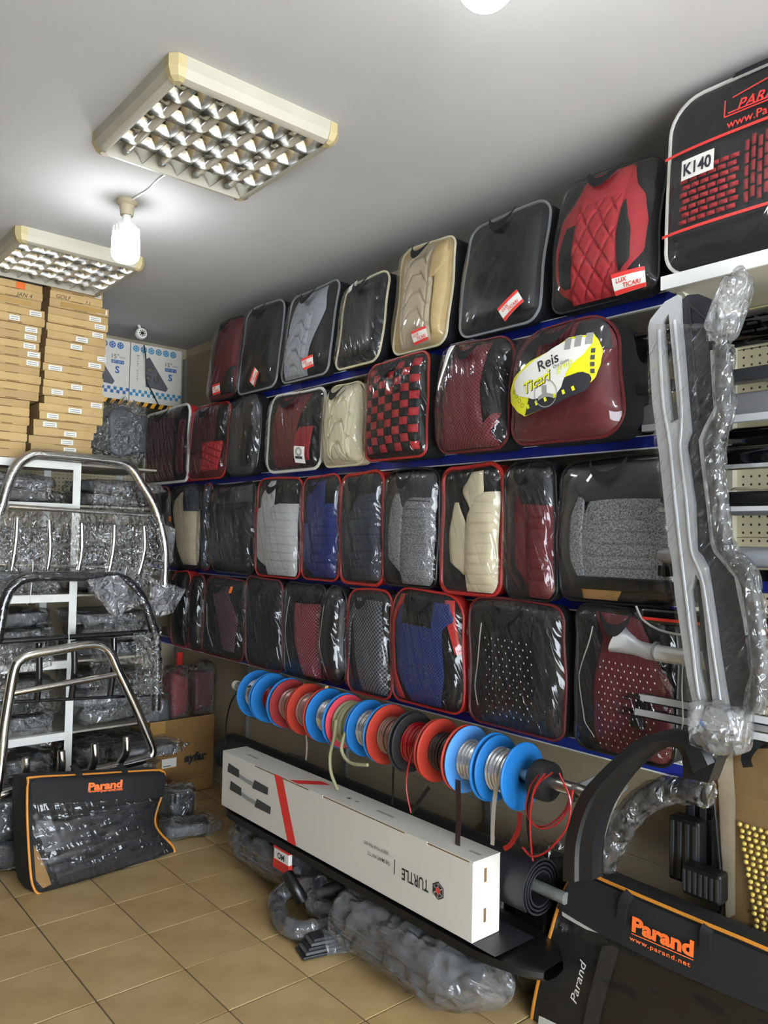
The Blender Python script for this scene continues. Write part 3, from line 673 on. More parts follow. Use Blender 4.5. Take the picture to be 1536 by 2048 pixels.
b.panel('side_inset', 'fab_cream2', [(.15, -.1, .05), (.25, -.55, .05), (.5, -.6, .05), (.72, -.45, -.3)]); b.panel('yoke', 'fab_cream2', [(.66, .1, .5), (.8, -.15, .55), (.95, -.05, .5)], off=.006); b.panel('centre_panel', 'fab_cream2', [(.02, .02, .98), (.6, .05, .98), (.74, .25, .98), (.78, .6, .98)], quilt='h', pitch=.037, off=.01)
b = B3('black and wine red seat cover bag with red stitching on third shelf', 1012, 1113, 924, 1202, base='leather_dark', pip='pip_black', seed=29, rt=.06, wr=.005)
b.panel('side_inset', 'fab_maroon', [(.1, .0, .1), (.25, -.4, .1), (.6, -.45, .1), (.8, -.3, -.1)]); b.panel('centre_panel', 'fab_maroon', [(.02, .08, .97), (.68, .1, .97)], quilt='h', pitch=.035, off=.008); b.panel('yoke', 'leather_dark', [(.68, -.05, .97), (.8, -.3, .97), (.96, -.5, .9)], off=.009); b.panel('stitching', 'pip_red', [(.08, -.3, -.28), (.2, -.62, -.6), (.7, -.7, -.68), (.8, -.62, -.6)], off=.006, puff=0)
b = B3('wide grey tweed seat cover bag partly behind the wrapped bumper guard', 1120, 1352, 916, 1205, base='leather_dark', pip='pip_black', seed=30, rt=.07, rb=.05, film='film_tight', D=.22)
b.panel('bolster', 'leather_grey', [(.1, -.75, -.45), (.4, -.92, -.6), (.8, -.85, -.5), (.93, -.7, -.3)]); b.panel('side_inset', 'fab_tweed', [(.15, -.55, -.4), (.3, -.68, -.4), (.6, -.68, -.4), (.74, -.55, -.42)], off=.007); b.panel('centre_panel', 'fab_tweed', [(.17, -.42, .97), (.6, -.4, .97), (.72, -.3, .97)], quilt='h', pitch=.036, off=.01); b.panel('yoke', 'leather_grey', [(.7, -.4, .97), (.8, -.6, .97), (.95, -.6, .9)], off=.011); b.panel('hem', 'leather_dark', [(.09, -.6, .97), (.18, -.6, .97)], off=.011); b.panel('card', 'kraft_dark', [(.02, -.5, .1), (.09, -.5, .2)], off=.012)

# ---- fourth tier
z4 = ZS[3]; G4 = 'seat cover bags on the fourth shelf'
def B4(label, L, R, yt, yb, **k): return Bag('seat_cover_bag', label, BX, L, R, yt, yb, z4, group=G4, top=ZS[2]-.04, **k)
b = B4('bright red sided bag at far end of fourth shelf behind the roll bars', 345, 380, 1142, 1312, base='fab_black', side='fab_redside', pip='pip_red', seed=31)
b = B4('slim black bag with maroon piping next to the red sided one', 381, 408, 1150, 1318, base='fab_black', pip='pip_maroon', seed=32, wr=.006)
b = B4('black bag with a pinkish dotted mesh panel and orange tag on fourth shelf', 408, 492, 1156, 1332, base='fab_black', pip='pip_maroon', seed=33, wr=.006, skew=.04)
b.panel('centre_panel', 'mesh_dark', [(.1, .2, .7), (.5, -.1, .8), (.9, -.5, .3)]); b.panel('white_stitching', 'pip_white', [(.12, -.25, -.21), (.4, -.55, -.51), (.65, -.62, -.58)], off=.008, puff=0); b.rect('orange_tag', 'orange_card', .55, .88, .025, .035)
b = B4('black blue bag with maroon edge, fourth shelf above the first blue reel', 492, 566, 1156, 1345, base='fab_navyblack', pip='pip_maroon', seed=34, wr=.004, skew=-.03)
b = B4('black bag with a dusty pink checked panel on fourth shelf', 570, 650, 1166, 1364, base='fab_black', pip='pip_black', seed=35)
b.panel('centre_panel', 'mesh_pink', [(.04, .1, .9), (.4, -.2, .9), (.8, -.25, .9)]); b.panel('yoke', 'fab_black', [(.8, .1, .95), (.96, .0, .9)], off=.009); b.panel('white_stitching', 'pip_white', [(.1, -.45, -.41), (.4, -.68, -.64), (.85, -.55, -.51)], off=.008, puff=0)
b = B4('slim glossy black bag between the pink checked and the grey mesh bags', 650, 693, 1174, 1362, base='leather_dark', pip='pip_black', seed=36, rt=.08, rb=.08, bul=.05)
b.panel('white_stitching', 'pip_white', [(.12, -.2, -.14), (.4, -.5, -.44), (.8, -.3, -.24)], off=.008, puff=0)
b = B4('dark grey checked mesh bag with red piping on fourth shelf', 697, 784, 1180, 1406, base='fab_black', pip='pip_red', seed=37, wr=.006)
b.panel('centre_panel', 'mesh_grey', [(.04, -.2, .9), (.4, -.45, .9), (.9, -.6, .7)]); b.panel('yoke', 'mesh_grey', [(.3, -.8, -.7), (.6, -.75, -.6), (.92, -.5, -.2)], off=.006)
b = B4('royal blue mesh bag with red edges and a black top on fourth shelf', 786, 928, 1182, 1410, base='fab_black', side='fab_redside', pip='pip_red', seed=38, rt=.1, wr=.005)
b.panel('bolster', 'fab_redside', [(.03, -.8, -.55), (.3, -.97, -.85), (.7, -.95, -.8), (.95, -.7, -.5)]); b.panel('bolster', 'fab_redside', [(.5, .85, .97), (.95, .55, .8)]); b.panel('centre_panel', 'mesh_blue', [(.03, -.35, .5), (.3, -.75, .62), (.7, -.75, .6), (.78, -.7, .85), (.92, -.5, .7)], off=.007); b.panel('yoke', 'fab_black', [(.7, -.5, .35), (.95, -.5, .35)], off=.015)
b = B4('large black bag with rows of tiny white pins and maroon piping', 940, 1130, 1202, 1462, base='fab_black', pip='pip_maroon', seed=39, wr=.005, D=.18)
b.panel('centre_panel', 'fab_black', [(.05, -.5, .7), (.9, -.5, .7)], quilt='v', pitch=.05)
pn = b.panel('pin_panel', 'leather_dark', [(.12, -.4, .55), (.75, -.35, .55)], off=.007)
def pins(b, u0, u1, v0, v1, nx, nv, par):
    m = MB()
    for i in range(nx):
        for j in range(nv):
            g = b.on(u0+(u1-u0)*(i+.5*(j % 2))/nx, v0+(v1-v0)*j/nv, .024, .3); m.grid(lambda u, v: g(-.0016+.0032*u, -.0028+.0056*v), 1, 1)
    o = obj('pins', m, 'white_print', par, fix=False, smooth=False); o['kind'] = 'stuff'
pins(b, -.42, .6, .12, .74, 7, 13, pn)
b.panel('white_stitching', 'pip_white', [(.14, -.72, -.69), (.3, -.8, -.77), (.8, -.6, -.57)], off=.008, puff=0)
b = B4('wine red perforated bag with white pins behind the silver step ends', 1152, 1352, 1216, 1496, base='fab_black', pip='pip_black', seed=40, wr=.005, D=.2)
pn = b.panel('centre_panel', 'perf_maroon', [(.02, -.4, .95), (.15, -.5, .95), (.5, -.5, .95), (.78, -.35, .6), (.95, -.5, .4)]); pins(b, -.3, .8, .08, .68, 9, 14, pn)
b.panel('white_stitching', 'pip_white', [(.1, -.5, -.47), (.2, -.72, -.69), (.5, -.88, -.85), (.85, -.55, -.52)], off=.008, puff=0)

# ---- the big flat bag on the cream shelf
b = Bag('seat_cover_bag', 'big black carry bag with red beaded window and a K140 card on cream shelf', 2.1, 1338, 1890, 92, 470, KZ, group='seat cover bags on the top shelf', base='fab_black', side='fab_navyblack', pip='pip_white', seed=41, rt=.1, rb=.08, bul=.02, wr=0, film='film_tight', handle=0, lean=4, wob=.001, D=.25)
KB = b
# ---- print and window of the big carry bag
b = KB
rb_ = b.panel('bead_window', 'fab_charcoal', [(.22, -.985, .985), (.66, -.985, .985)], off=.001, puff=0, nu=20)
for v in (.22, .66): b.panel('red_binding', 'red_print', [(v-.008, -.99, .99), (v+.008, -.99, .99)], off=.031, puff=0, nu=20, nv=3)
m = MB()
for i in range(6):
    for j in range(8):
        x_ = -b.w/2+.062+i*.029+(.008 if j % 2 else 0); z_ = .28*b.h+j*.0205
        g = b.on(0, 0, .012); m.grid(lambda u, v: tuple(Vector(g(x_-.0125+.025*u, z_-.0065+.013*v))+Vector((0, -.008*math.sin(PI*u)**.5*math.sin(PI*v)**.5, 0))), 5, 4)
o = obj('seat_beads', m, 'fab_red', rb_, fix=False); o['kind'] = 'stuff'
m = MB()
for i in range(11):
    for j in range(5):
        g = b.on(-1+(.25+i*.018)*2/b.w, .30+j*.068+(.02 if i % 2 else 0), .016)
        m.grid(lambda u, v: tuple(Vector(g(-.006+.012*u, -.015+.03*v))+Vector((0, -.006*math.sin(PI*u)**.5*math.sin(PI*v)**.5, 0))), 3, 4)
o = obj('seat_beads', m, 'fab_red2', rb_, fix=False); o['kind'] = 'stuff'
k = b.rect('model_card', 'paper', -1+.115*2/b.w, .55, .1, .06, 0, .033); g = b.on(-1+.115*2/b.w, .55, .0345); text('card_text', 'K140', lambda x, y: g(x, y), .036, 'ink', k, width=.085, bold=.025)
g = b.on(-.28, .81, .031); text('bag_text', 'www.Parand.net', lambda x, y: g(x+.06, y-.055), .024, 'red_print', b.t, bold=.01)
text('bag_text', 'PARAND', lambda x, y: g(x+.06, y-.008), .03, 'red_print', b.t, bold=.015, shear=.3)
lg = MB()
for (x0, y0, x1, y1) in ((-.06, -.03, .2, -.03), (-.06, -.03, -.06, .02), (-.04, .02, .2, .06), (-.05, -.022, .2, -.022)):
    d = Vector((x1-x0, y1-y0)); n = Vector((-d.y, d.x)).normalized()*.002; lg.grid(lambda u, v: g(x0+d.x*u+n.x*(2*v-1), y0+d.y*u+n.y*(2*v-1)), 8, 1)
obj('bag_logo', lg, 'red_print', b.t, fix=False)
b.panel('handle_patch', 'fab_navyblack', [(.965, -.42, .5), (.995, -.4, .5)], off=.03, puff=.004)

# ------------------------------------------------------------------ reels of trim on the steel pipe
RX = 2.06
pa, pz = at(486, 1377, X=RX), at(1190, 1588, X=RX); RZ = (pa.z+at(1130, 1570, X=RX).z)/2
pipe = thing('reel_pipe', 'long steel pipe carrying the row of trim reels', 'pipe', (RX, 2.6, RZ))
def subr(m): return m.xf(lambda v: v-Vector((RX, 2.6, RZ)))
obj('pipe_tube', subr(MB().tube([(RX, pa.y+.05, RZ), (RX, pz.y-.02, RZ)], .021, 20)), 'steel', pipe)
obj('pipe_cap', subr(MB().tube([(RX, pa.y+.05, RZ), (RX, pa.y+.075, RZ)], .024, 16)), 'white_plastic', pipe)
for y in (pa.y-.02, pz.y+.06):
    obj('pipe_bracket', subr(MB().prism([(RX-.03, y, RZ-.03), (RX-.03, y, RZ+.02), (LIP-.03, y, RZ+.03), (LIP-.006, y, RZ+.03), (RX+.03, y, RZ-.03)], (0, .006, 0))), 'galv', pipe, smooth=False)
cl = obj('end_clamp', subr(MB().lathe([(.022, -.03), (.06, -.03), (.064, -.02), (.064, .02), (.06, .03), (.022, .03)], 28, 'Y', (RX, at(1066, 1562, X=RX).y-.045, RZ))), 'reel_black', pipe)
dx = [512, 541, 577, 613, 652, 690, 733, 774, 823, 875, 932, 989, 1050]; dy = [1399, 1408, 1420, 1431, 1444, 1455, 1471, 1483, 1498, 1513, 1528, 1542, 1560]
DY = [at(px, py, X=RX).y for px, py in zip(dx, dy)]
RS = [('blue', 'silver', 'blue', 'first'), ('blue', 'red', 'blue', ''), ('dred', 'pink', 'red', ''), ('red', 'pink', 'red', ''), ('blue', 'silver', 'blue', ''), ('pink', 'olive', 'blue', ''), ('blue', 'silver', 'blue', ''), ('red', 'copper', 'black', ''), ('black', 'red', 'red', ''), ('red', 'dark', 'red', ''), ('lblue', 'silver', 'blue', ''), ('blue', 'silver', 'blue', '')]
LB = ['blue reel of silver trim at the far end of the pipe', 'blue reel of red trim, second from far end of pipe', 'dark red and brick red reel wound with pinkish trim', 'brick red reel of dull pink trim left of the fifth blue disc', 'blue reel of silver trim between the brick red and the pink-faced reels',
      'pink and blue reel wound with thick olive clear tubing', 'blue reel of silver trim right after the olive tubing reel', 'red-faced reel of coppery trim ending in a black disc', 'black disc reel thickly wound with bright red tube', 'red reel wound with very dark brown trim', 'pale blue reel of bright silver trim, second nearest', 'nearest blue reel of silver trim with strip hanging down']
def disc(y, r, th, mat, par, name='flange'):
    return obj(name, MB().lathe([(.024, -th/2), (r*.55, -th/2), (r*.97, -th/2-.002), (r, -th/4), (r, th/4), (r*.97, th/2+.002), (r*.55, th/2), (.024, th/2), (.024, -th/2)], 40, 'Y', (0, y, 0), caps=False), 'reel_'+mat, par)
for i, (fl_, co, fr_, _) in enumerate(RS):
    y0, y1 = DY[i]-.006, DY[i+1]+.006; yc = (y0+y1)/2; r = .115+.003*math.sin(i*2.1)
    t = thing('trim_reel', LB[i], 'reel', (RX, yc, RZ-.008), 0, 'trim reels on the pipe'); hl = (y0-y1)/2
    disc(hl-.004, r, .007, fl_, t); disc(-hl+.004, r*(.99 if i % 3 else 1.02), .007, fr_, t)
    obj('core', MB().lathe([(.024, -hl+.004), (.036, -hl+.004), (.036, hl-.004), (.024, hl-.004), (.024, -hl+.004)], 24, 'Y', caps=False), 'reel_'+fr_, t)
    rc = {'silver': .068, 'red': .072 if i == 8 else .055, 'pink': .068, 'olive': .082, 'copper': .068, 'dark': .068}[co]; wr_ = {'olive': .011, 'red': .0055}.get(co, .0065); nw = max(3, int((2*hl-.02)/(2*wr_)))
    m = MB()
    for k in range(nw):
        y = -hl+.011+wr_+(2*hl-.022-2*wr_)*k/max(1, nw-1); rr_ = rc+random.Random(i*40+k).uniform(-.004, .003)
        m.tube([(rr_*math.cos(a*PI/12), y+.002*math.sin(a*PI/12+k), rr_*math.sin(a*PI/12)) for a in range(24)], wr_, 6, closed=True)
    m.lathe([(rc-.004, -hl+.01), (rc-.004, hl-.01)], 24, 'Y', caps=False)
    obj('wound_trim', m, 'coil_'+co, t, fix=False)
    if i in (3,):
        obj('paper_sticker', MB().box((-.006, -hl-.0015, .085), (.012, -hl-.0005, .125)), 'kraft', t, smooth=False)
# hanging ends of trim
def strip(name, label, pts, mat, w=.012, n=6, rr=0, cat='trim strip'):
    P = smoothpath(pts, n); m = MB()
    if rr: m.tube(P, rr, 7)
    else:
        vs = []
        for i, p in enumerate(P):
            t = (P[min(i+1, len(P)-1)]-P[max(i-1, 0)]).normalized(); s = t.cross(Vector((1, 0, 0)));
            s = (Vector((0, 1, 0)) if s.length < .1 else s.normalized())*w/2; q = Vector((.0012, 0, 0)); vs += [p-s-q, p+s-q, p+s+q, p-s+q]
        m.add(vs, [(4*i+k, 4*i+(k+1) % 4, 4*i+4+(k+1) % 4, 4*i+4+k) for i in range(len(P)-1) for k in range(4)]+[(0, 1, 2, 3), tuple(4*(len(P)-1)+k for k in range(4))])
    return tag(obj(name, m, mat), label, cat, 'loose trim ends under the reels')
def A(X, *pp): return [at(x, y, X=X) for x, y in pp]
strip('trim_end', 'shiny silver strip hanging from the nearest blue reel', A(1.985, (1003, 1548), (992, 1580), (986, 1640), (985, 1690)), 'coil_silver', .016)
strip('trim_end', 'olive clear tube drooping from the olive reel to the carton', A(1.96, (672, 1440), (668, 1475), (660, 1510), (662, 1545), (675, 1580)), 'coil_olive', rr=.007)
strip('trim_end', 'loose loop of olive tube under the olive reel', A(1.95, (690, 1465), (683, 1500), (700, 1525), (735, 1530)), 'coil_olive', rr=.007)
strip('trim_end', 'thin red cord hanging below the black disc reel', A(1.96, (826, 1500), (815, 1540), (813, 1580), (822, 1626)), 'coil_red', rr=.0035)
strip('trim_end', 'black strip hanging below the coppery reel', A(1.99, (788, 1495), (787, 1530), (786, 1560), (785, 1610)), 'black_plastic', .01)
strip('trim_end', 'dark red and black tape hanging under the dark brown reel', A(1.99, (916, 1560), (917, 1600), (917, 1640), (915, 1690)), 'coil_dark', .022)
strip('trim_end', 'black strap slanting down below the brick red reel', A(2.0, (858, 1575), (840, 1600), (822, 1625)), 'black_plastic', .014)
strip('trim_end', 'red band curving down from the nearest reel toward the roll', A(2.0, (1040, 1625), (1036, 1660), (1022, 1688), (1008, 1698)), 'coil_red', .016)
strip('trim_end', 'silver strip end hanging below the fifth blue reel', A(2.0, (612, 1470), (614, 1490), (612, 1520)), 'coil_silver', .01)
strip('trim_end', 'thin black cable looping off the far end of pipe', A(2.0, (500, 1372), (475, 1385), (460, 1410), (452, 1450), (452, 1490)), 'black_plastic', rr=.004)
for i, (pp, lb) in enumerate((([(1078, 1550), (1060, 1575), (1052, 1620), (1068, 1650), (1100, 1648), (1130, 1620), (1142, 1580)], 'inner loop of red wire at the pipe end'), ([(1105, 1545), (1075, 1570), (1058, 1625), (1075, 1655), (1110, 1650), (1138, 1615), (1146, 1580)], 'outer loop of red wire at the pipe end'),
        ([(1090, 1547), (1068, 1580), (1060, 1640), (1063, 1700), (1066, 1722)], 'straight red wire falling from pipe end to the floor clutter'), ([(1118, 1546), (1140, 1600), (1135, 1650), (1112, 1685), (1085, 1708), (1062, 1712), (1045, 1695)], 'long red wire sweeping round under the pipe end'))):
    strip('red_wire', lb, A(1.975-.006*i, *pp), 'coil_red', rr=.0032, cat='wire')
strip('trim_end', 'flat black strap hanging beside the red wires', A(2.0, (1058, 1580), (1056, 1640), (1062, 1700)), 'black_plastic', .014)

# ------------------------------------------------------------------ white printed carton
TXF = 1.93
c = [at(449, 1505, X=TXF), at(439, 1611, X=TXF), at(949, 1722, X=TXF), at(941, 1881, X=TXF)]
yA, yB = (c[0].y+c[1].y)/2, (c[2].y+c[3].y)/2; zT, zB = (c[0].z+c[2].z)/2, (c[1].z+c[3].z)/2
L_, h_, d_ = yA-yB, zT-zB, .135
t = thing('long_carton', 'long white carton with a red stripe lying on the black running board', 'box', (TXF, (yA+yB)/2, zB), -PI/2)
obj('carton_body', MB().box((-L_/2, 0, 0), (L_/2, d_, h_-.004), .002), 'box_white', t, smooth=False)
ld = obj('lid', MB().box((-L_/2-.001, .001, h_-.0035), (L_/2+.001, d_, h_), .001), 'box_white', t, smooth=False)
for a, bq in ((-.43, -.32), (-.06, .0), (.3, .37)):
    obj('lid_tab', MB().box((a*L_, -.002, h_-.012), (bq*L_, .001, h_)), 'box_white', ld, smooth=False)
for a, bq in ((-.32, -.06), (.0, .3), (.37, .49)): obj('lid_gap', MB().box((a*L_, -.0006, h_-.007), (bq*L_, .001, h_-.0037)), 'kraft_edge', ld, smooth=False)
for z in (.05, .175): obj('hand_slot', MB().box((L_/2-.001, .055, z*h_/.25), (L_/2+.0012, .066, z*h_/.25+.045)), 'kraft_edge', t, smooth=False)
def F(x, y): return (x, -.0012, y)
m = MB(); m.add([F(-.19*L_-.05, h_), F(-.15*L_-.05, h_), F(-.115*L_+.01, 0), F(-.155*L_+.01, 0)], [(0, 1, 2, 3)]); obj('red_stripe', m, 'red_print', t, smooth=False)
m = MB(); m.add([(-.15*L_, .0, h_+.0012), (-.11*L_, .0, h_+.0012), (-.05*L_, d_*.75, h_+.0012), (-.09*L_, d_*.75, h_+.0012)], [(0, 1, 2, 3)]); obj('red_stripe', m, 'red_print', t, smooth=False)
def up(x0, y0): return lambda x, y: F(x0-x, y0-y)      # lettering stands on its head
text('carton_text', 'TURTLE', up(.335*L_, h_*.42), .042, 'ink', t, width=.14, bold=.015)
text('carton_text', 'THE SMART WAY TO', up(.215*L_, h_*.47), .014, 'ink', t, width=.13, bold=.01)
text('carton_text', 'ENJOY YOUR TRAVELS', up(.205*L_, h_*.60), .013, 'dark_print', t, width=.14)
obj('text_divider', MB().box((.268*L_, -.0014, h_*.36), (.27*L_, -.0004, h_*.56)), 'ink', t, smooth=False)
def hexa(x0, z0, r0, r1, y=-.0014, k0=0, k1=6):
    m = MB(); vs = []
    for k in range(7):
        a = k*PI/3+PI/6; vs += [(x0+r0*math.cos(a), y, z0+r0*math.sin(a)), (x0+r1*math.cos(a), y, z0+r1*math.sin(a))]
    m.add(vs, [(2*k, 2*k+1, 2*k+3, 2*k+2) for k in range(6)]); return m
lo = obj('hexagon_logo', hexa(.405*L_, h_*.44, .026, .031), 'ink', t, smooth=False); obj('logo_plates', hexa(.405*L_, h_*.44, .013, .024, -.0018), 'ink', lo, smooth=False); obj('logo_centre', hexa(.405*L_, h_*.44, 0, .0105, -.002), 'red_print', lo, smooth=False)
m = MB()
for k in range(6):
    a = k*PI/3+PI/6; d = Vector((math.cos(a), math.sin(a))); n = Vector((-d.y, d.x))*.0014
    m.add([F(.405*L_+d.x*r+n.x*s, h_*.44+d.y*r+n.y*s) for r, s in ((.012, -1), (.0255, -1), (.0255, 1), (.012, 1))], [(0, 1, 2, 3)])
m.xf(lambda v: Vector((v.x, v.y-.0012, v.z))); obj('logo_seams', m, 'box_white', lo, smooth=False)
def rail_print(x0, z0, s):
    r = obj('rail_print', MB().add and (lambda m: m.grid(lambda u, v: F(x0+.33*u*s, z0-.028*math.sin(PI*u)*0-.02*u+.012*(2*u-1)**2+.02*v), 14, 1))(MB()), 'lt_print', t, fix=False)
    m = MB(); m.add([F(x0-.02, z0+.0), F(x0+.09, z0-.004), F(x0+.09, z0+.034), F(x0-.012, z0+.044)], [(0, 1, 2, 3)]); m.add([F(x0+.21, z0-.02), F(x0+.345, z0-.018), F(x0+.35, z0+.016), F(x0+.23, z0+.022)], [(0, 1, 2, 3)]); m.xf(lambda v: Vector((v.x, v.y-.0006, v.z))); m2 = MB(); m2.add(m.v[:4], [(0, 1, 2, 3)]); m3 = MB(); m3.add(m.v[4:], [(0, 1, 2, 3)])
    for q_ in (m2, m3): obj('rail_foot_print', q_, 'dark_print', r, smooth=False, fix=False)
rail_print(-.455*L_, h_*.66, 1); rail_print(-.44*L_, h_*.36, .98)
for x, w2, mt in ((.05, .02, 'ink'), (.08, .018, 'print_grey'), (.16, .1, 'print_grey'), (-.42, .09, 'print_grey'), (.455, .05, 'print_grey')):
    m = MB(); m.add([(x*L_, d_*.4, h_+.0012), (x*L_+w2, d_*.4, h_+.0012), (x*L_+w2+.006, d_*.5, h_+.0012), (x*L_+.006, d_*.5, h_+.0012)], [(0, 1, 2, 3)]); obj('small_print', m, mt, t, smooth=False)

# ------------------------------------------------------------------ rubber matting roll on its own pole
X2 = 2.178; e = at(1083, 1776, X=X2); rz, ry1 = e.z, e.y; ry0 = at(462, 1500, X=X2).y
t = thing('rubber_roll', 'thick roll of dark grey rubber matting behind the white carton', 'roll', (X2, (ry0+ry1)/2, rz))
m = MB(); R0, R1 = .055, .102; N = 110
def sp(u, v):
    a = u*2*PI*3.6; r = R0+(R1-R0)*u; return (r*math.cos(a), (ry1-ry0)/2+(ry0-ry1)*v, r*math.sin(a))
m.grid(sp, N, 1)
def sp2(u, v):
    a = u*2*PI*3.6; r = R0+(R1-R0)*u-.006; return (r*math.cos(a), (ry1-ry0)/2+(ry0-ry1)*v, r*math.sin(a))
m.grid(sp2, N, 1); m.grid(lambda u, v: sp(u, 0) if v < .5 else sp2(u, 0), N, 1); m.grid(lambda u, v: sp(u, 1) if v < .5 else sp2(u, 1), N, 1)
obj('rolled_sheet', m, 'rubber', t, fix=False, ang=50)
tag(obj('roll_pole', MB().tube([(X2, ry0+.1, rz), (X2, ry1-.10, rz)], .02, 14), 'galv'), 'worn metal pole running through the rubber matting roll', 'pole')
# black running board under the carton
t = thing('running_board', 'long matte black running board under the white carton', 'running board', (2.03, 2.5, .2))
ye, yf = at(1050, 1905, X=1.93).y, at(425, 1600, X=1.9).y
def rbf(u, v):
    # cross-section loop u, length v, rounded nose at the near end
    y = yf+(ye-yf)*v; k = min(1, (1-v)*9)**.5*min(1, v*12+.3)**.5
    prof = [(-.15, .02), (-.145, .065), (-.12, .078), (.1, .09), (.14, .075), (.14, .0), (.05, -.03), (-.1, -.02)]
    s = u*8 % 8; i = int(s) % 8; f = s-int(s); a, b_ = prof[i], prof[(i+1) % 8]; px_, pz_ = a[0]+(b_[0]-a[0])*f, a[1]+(b_[1]-a[1])*f
    return (.045+px_*(.35+.65*k), y-2.5, zB-.2-.001-.072*(.9+.1*k)+(pz_+.03)*.6*(.6+.4*k))
m = MB(); m.grid(rbf, 32, 40, wrap=True); obj('board_shell', m, 'black_plastic', t, ang=35)
m = MB(); m.grid(lambda u, v: (-.10+.2*u, yf-.15+(ye+.12-yf+.15)*v-2.5, zB-.2-.0005-.001*u), 4, 30); obj('tread_pad', m, 'rubber', t, fix=False)
# ------------------------------------------------------------------ generic soft wrapped packets
def sell(a, b, c, u, v, e1=.45, e2=.6):
    lo = -PI+2*PI*u; la = -PI/2+PI*v
    def sg(x, e): return math.copysign(abs(x)**e, x)
    return Vector((a*sg(math.cos(la), e1)*sg(math.cos(lo), e2), b*sg(math.cos(la), e1)*sg(math.sin(lo), e2), c*sg(math.sin(la), e1)))
def packet(label, loc, size, rz=0, inner='part_dark', filmm='film_poly', seed=0, tail=0, group=None, tilt=(0, 0), name='wrapped_packet', cat='packet', lump=.3, flap=0, ex=(.32, .4)):
    a, b, c = size[0]/2, size[1]/2, size[2]/2
    t = thing(name, label, cat, loc, rz, group); t.rotation_euler = (tilt[0], tilt[1], rz)
    m = MB()
    def fi(u, v):
        p = sell(a*.88, b*.88, c*.8, u, v, .28, .35); q = nz(p, 9, seed); return (p.x*(1+.12*q), p.y*(1+.12*q), c+p.z*(1+lump*nz((p.x*1.0, p.y, 0), 7, seed+3)))
    m.grid(fi, 22, 12, wrap=True); obj('wrapped_part', m, inner, t)
    m = MB()
    def fo(u, v):
        p = sell(a, b, c*.98, u, v, *ex); q = nz(p, 13, seed+9); q2 = abs(nz(p, 22, seed+5))*2-.5; k = 1+.12*q+.06*q2
        x = p.x*k; z = p.z*(1+.25*nz((p.x, p.y, 0), 8, seed+1))
        if tail and x*tail > a*.72:
            s = (x*tail-a*.72)/(a*.28); x += tail*a*.35*s; z *= 1-.6*s
        return (x, p.y*k, max(.001, c+z+c*.22*q2))
    m.grid(fo, 40, 22, wrap=True); obj('poly_bag', m, filmm, t)
    if flap:
        def ff(u, v):
            x = (-.8+1.6*u)*a; q = nz((x*6, v*2, seed), 2, seed); return (x+.03*q*v, -b*(.86+.3*min(1, v*2.2))-.012*nz((x*14, v*4, 1), 1.6, seed), c*1.7-(c*1.7+flap*(.55+.6*nz((x*5, 0, 2), 1.5, seed)))*max(0, v-.25)/.75)
        obj('bag_flap', MB().grid(ff, 30, 16), filmm, t, fix=False)
    return t

# ------------------------------------------------------------------ white angle-iron rack with its wrapped stock
RY = 4.25
zr = [at(145, y, Y=RY).z for y in (1575, 1462, 1320, 1188, 1008, 925)]
zr[0] = .12
t = rk = thing('stock_rack', 'white painted angle-iron rack full of wrapped car parts', 'rack', (1.43, RY, 0))
O = Vector((1.43, RY, 0)); px0 = at(146, 1200, Y=RY).x
def subk(m): return m.xf(lambda v: v-O)
for x, y in ((px0, RY), (px0, RY+.5), (.62, RY), (.62, RY+.5), (1.88, RY+.5)):
    m = MB(); m.box((x-.02, y, 0), (x+.02, y+.004, zr[5])); m.box((x+.016, y+.004, 0), (x+.02, y+.035, zr[5])); obj('post', subk(m), 'white_paint', rk, smooth=False)
for k, z in enumerate(zr):
    m = MB(); m.box((.6, RY-.004, z-.04), (px0+.0, RY, z)); m.box((.6, RY, z-.004), (px0+.0, RY+.03, z)); obj('rail', subk(m), 'white_paint', rk, smooth=False)
    obj('rack_shelf', subk(MB().box((.6, RY+.006, z-.014), (1.9, RY+.54, z-.004))), 'shelf_board', rk, smooth=False)
ordn = ['lowest', 'second', 'third', 'fourth', 'fifth', 'top']
mt = ['part_dark', 'part_grey', 'part_dark', 'part_olive', 'part_grey']; fm = ['film_poly', 'film_crinkle', 'film_milky', 'film_poly', 'film_crinkle']
r5 = random.Random(3)
for k in range(5):
    gap = zr[k+1]-zr[k]-.05
    for side, (xa, xb) in (('left', (.80, px0-.05)), ('right', (px0+.05, 1.93))):
        n = 3 if gap > .28 else 2; z = zr[k]+.002; hs = [gap*.9/n*r5.uniform(.85, 1.08) for _ in range(n)]
        s_ = sum(hs); hs = [q*min(1, gap*.97/s_) for q in hs]
        for j in range(n):
            w_ = (xb-xa)*r5.uniform(.92, 1.1); i = k*7+j*3+(side == 'right'); pos = ['bottom', 'middle', 'top'][j] if n == 3 else ['bottom', 'top'][j]
            nmz = ['black', 'grey', 'black', 'olive', 'grey'][i % 5]
            packet(f'{pos} clear bag of {nmz} parts on {ordn[k]} rack tier, {side} of the white post', ((xa+xb)/2+r5.uniform(-.02, .02), RY+.24+r5.uniform(-.015, .03), z), (w_, .44, hs[j]), r5.uniform(-.12, .12), mt[i % 5], fm[(i+j) % 5], seed=i+j, tail=1 if side == 'right' and j % 2 else 0, group='wrapped parts on the rack', flap=[0, .09, .05, .13][(i+2*j) % 4], lump=.5)
            z += hs[j]*1.0
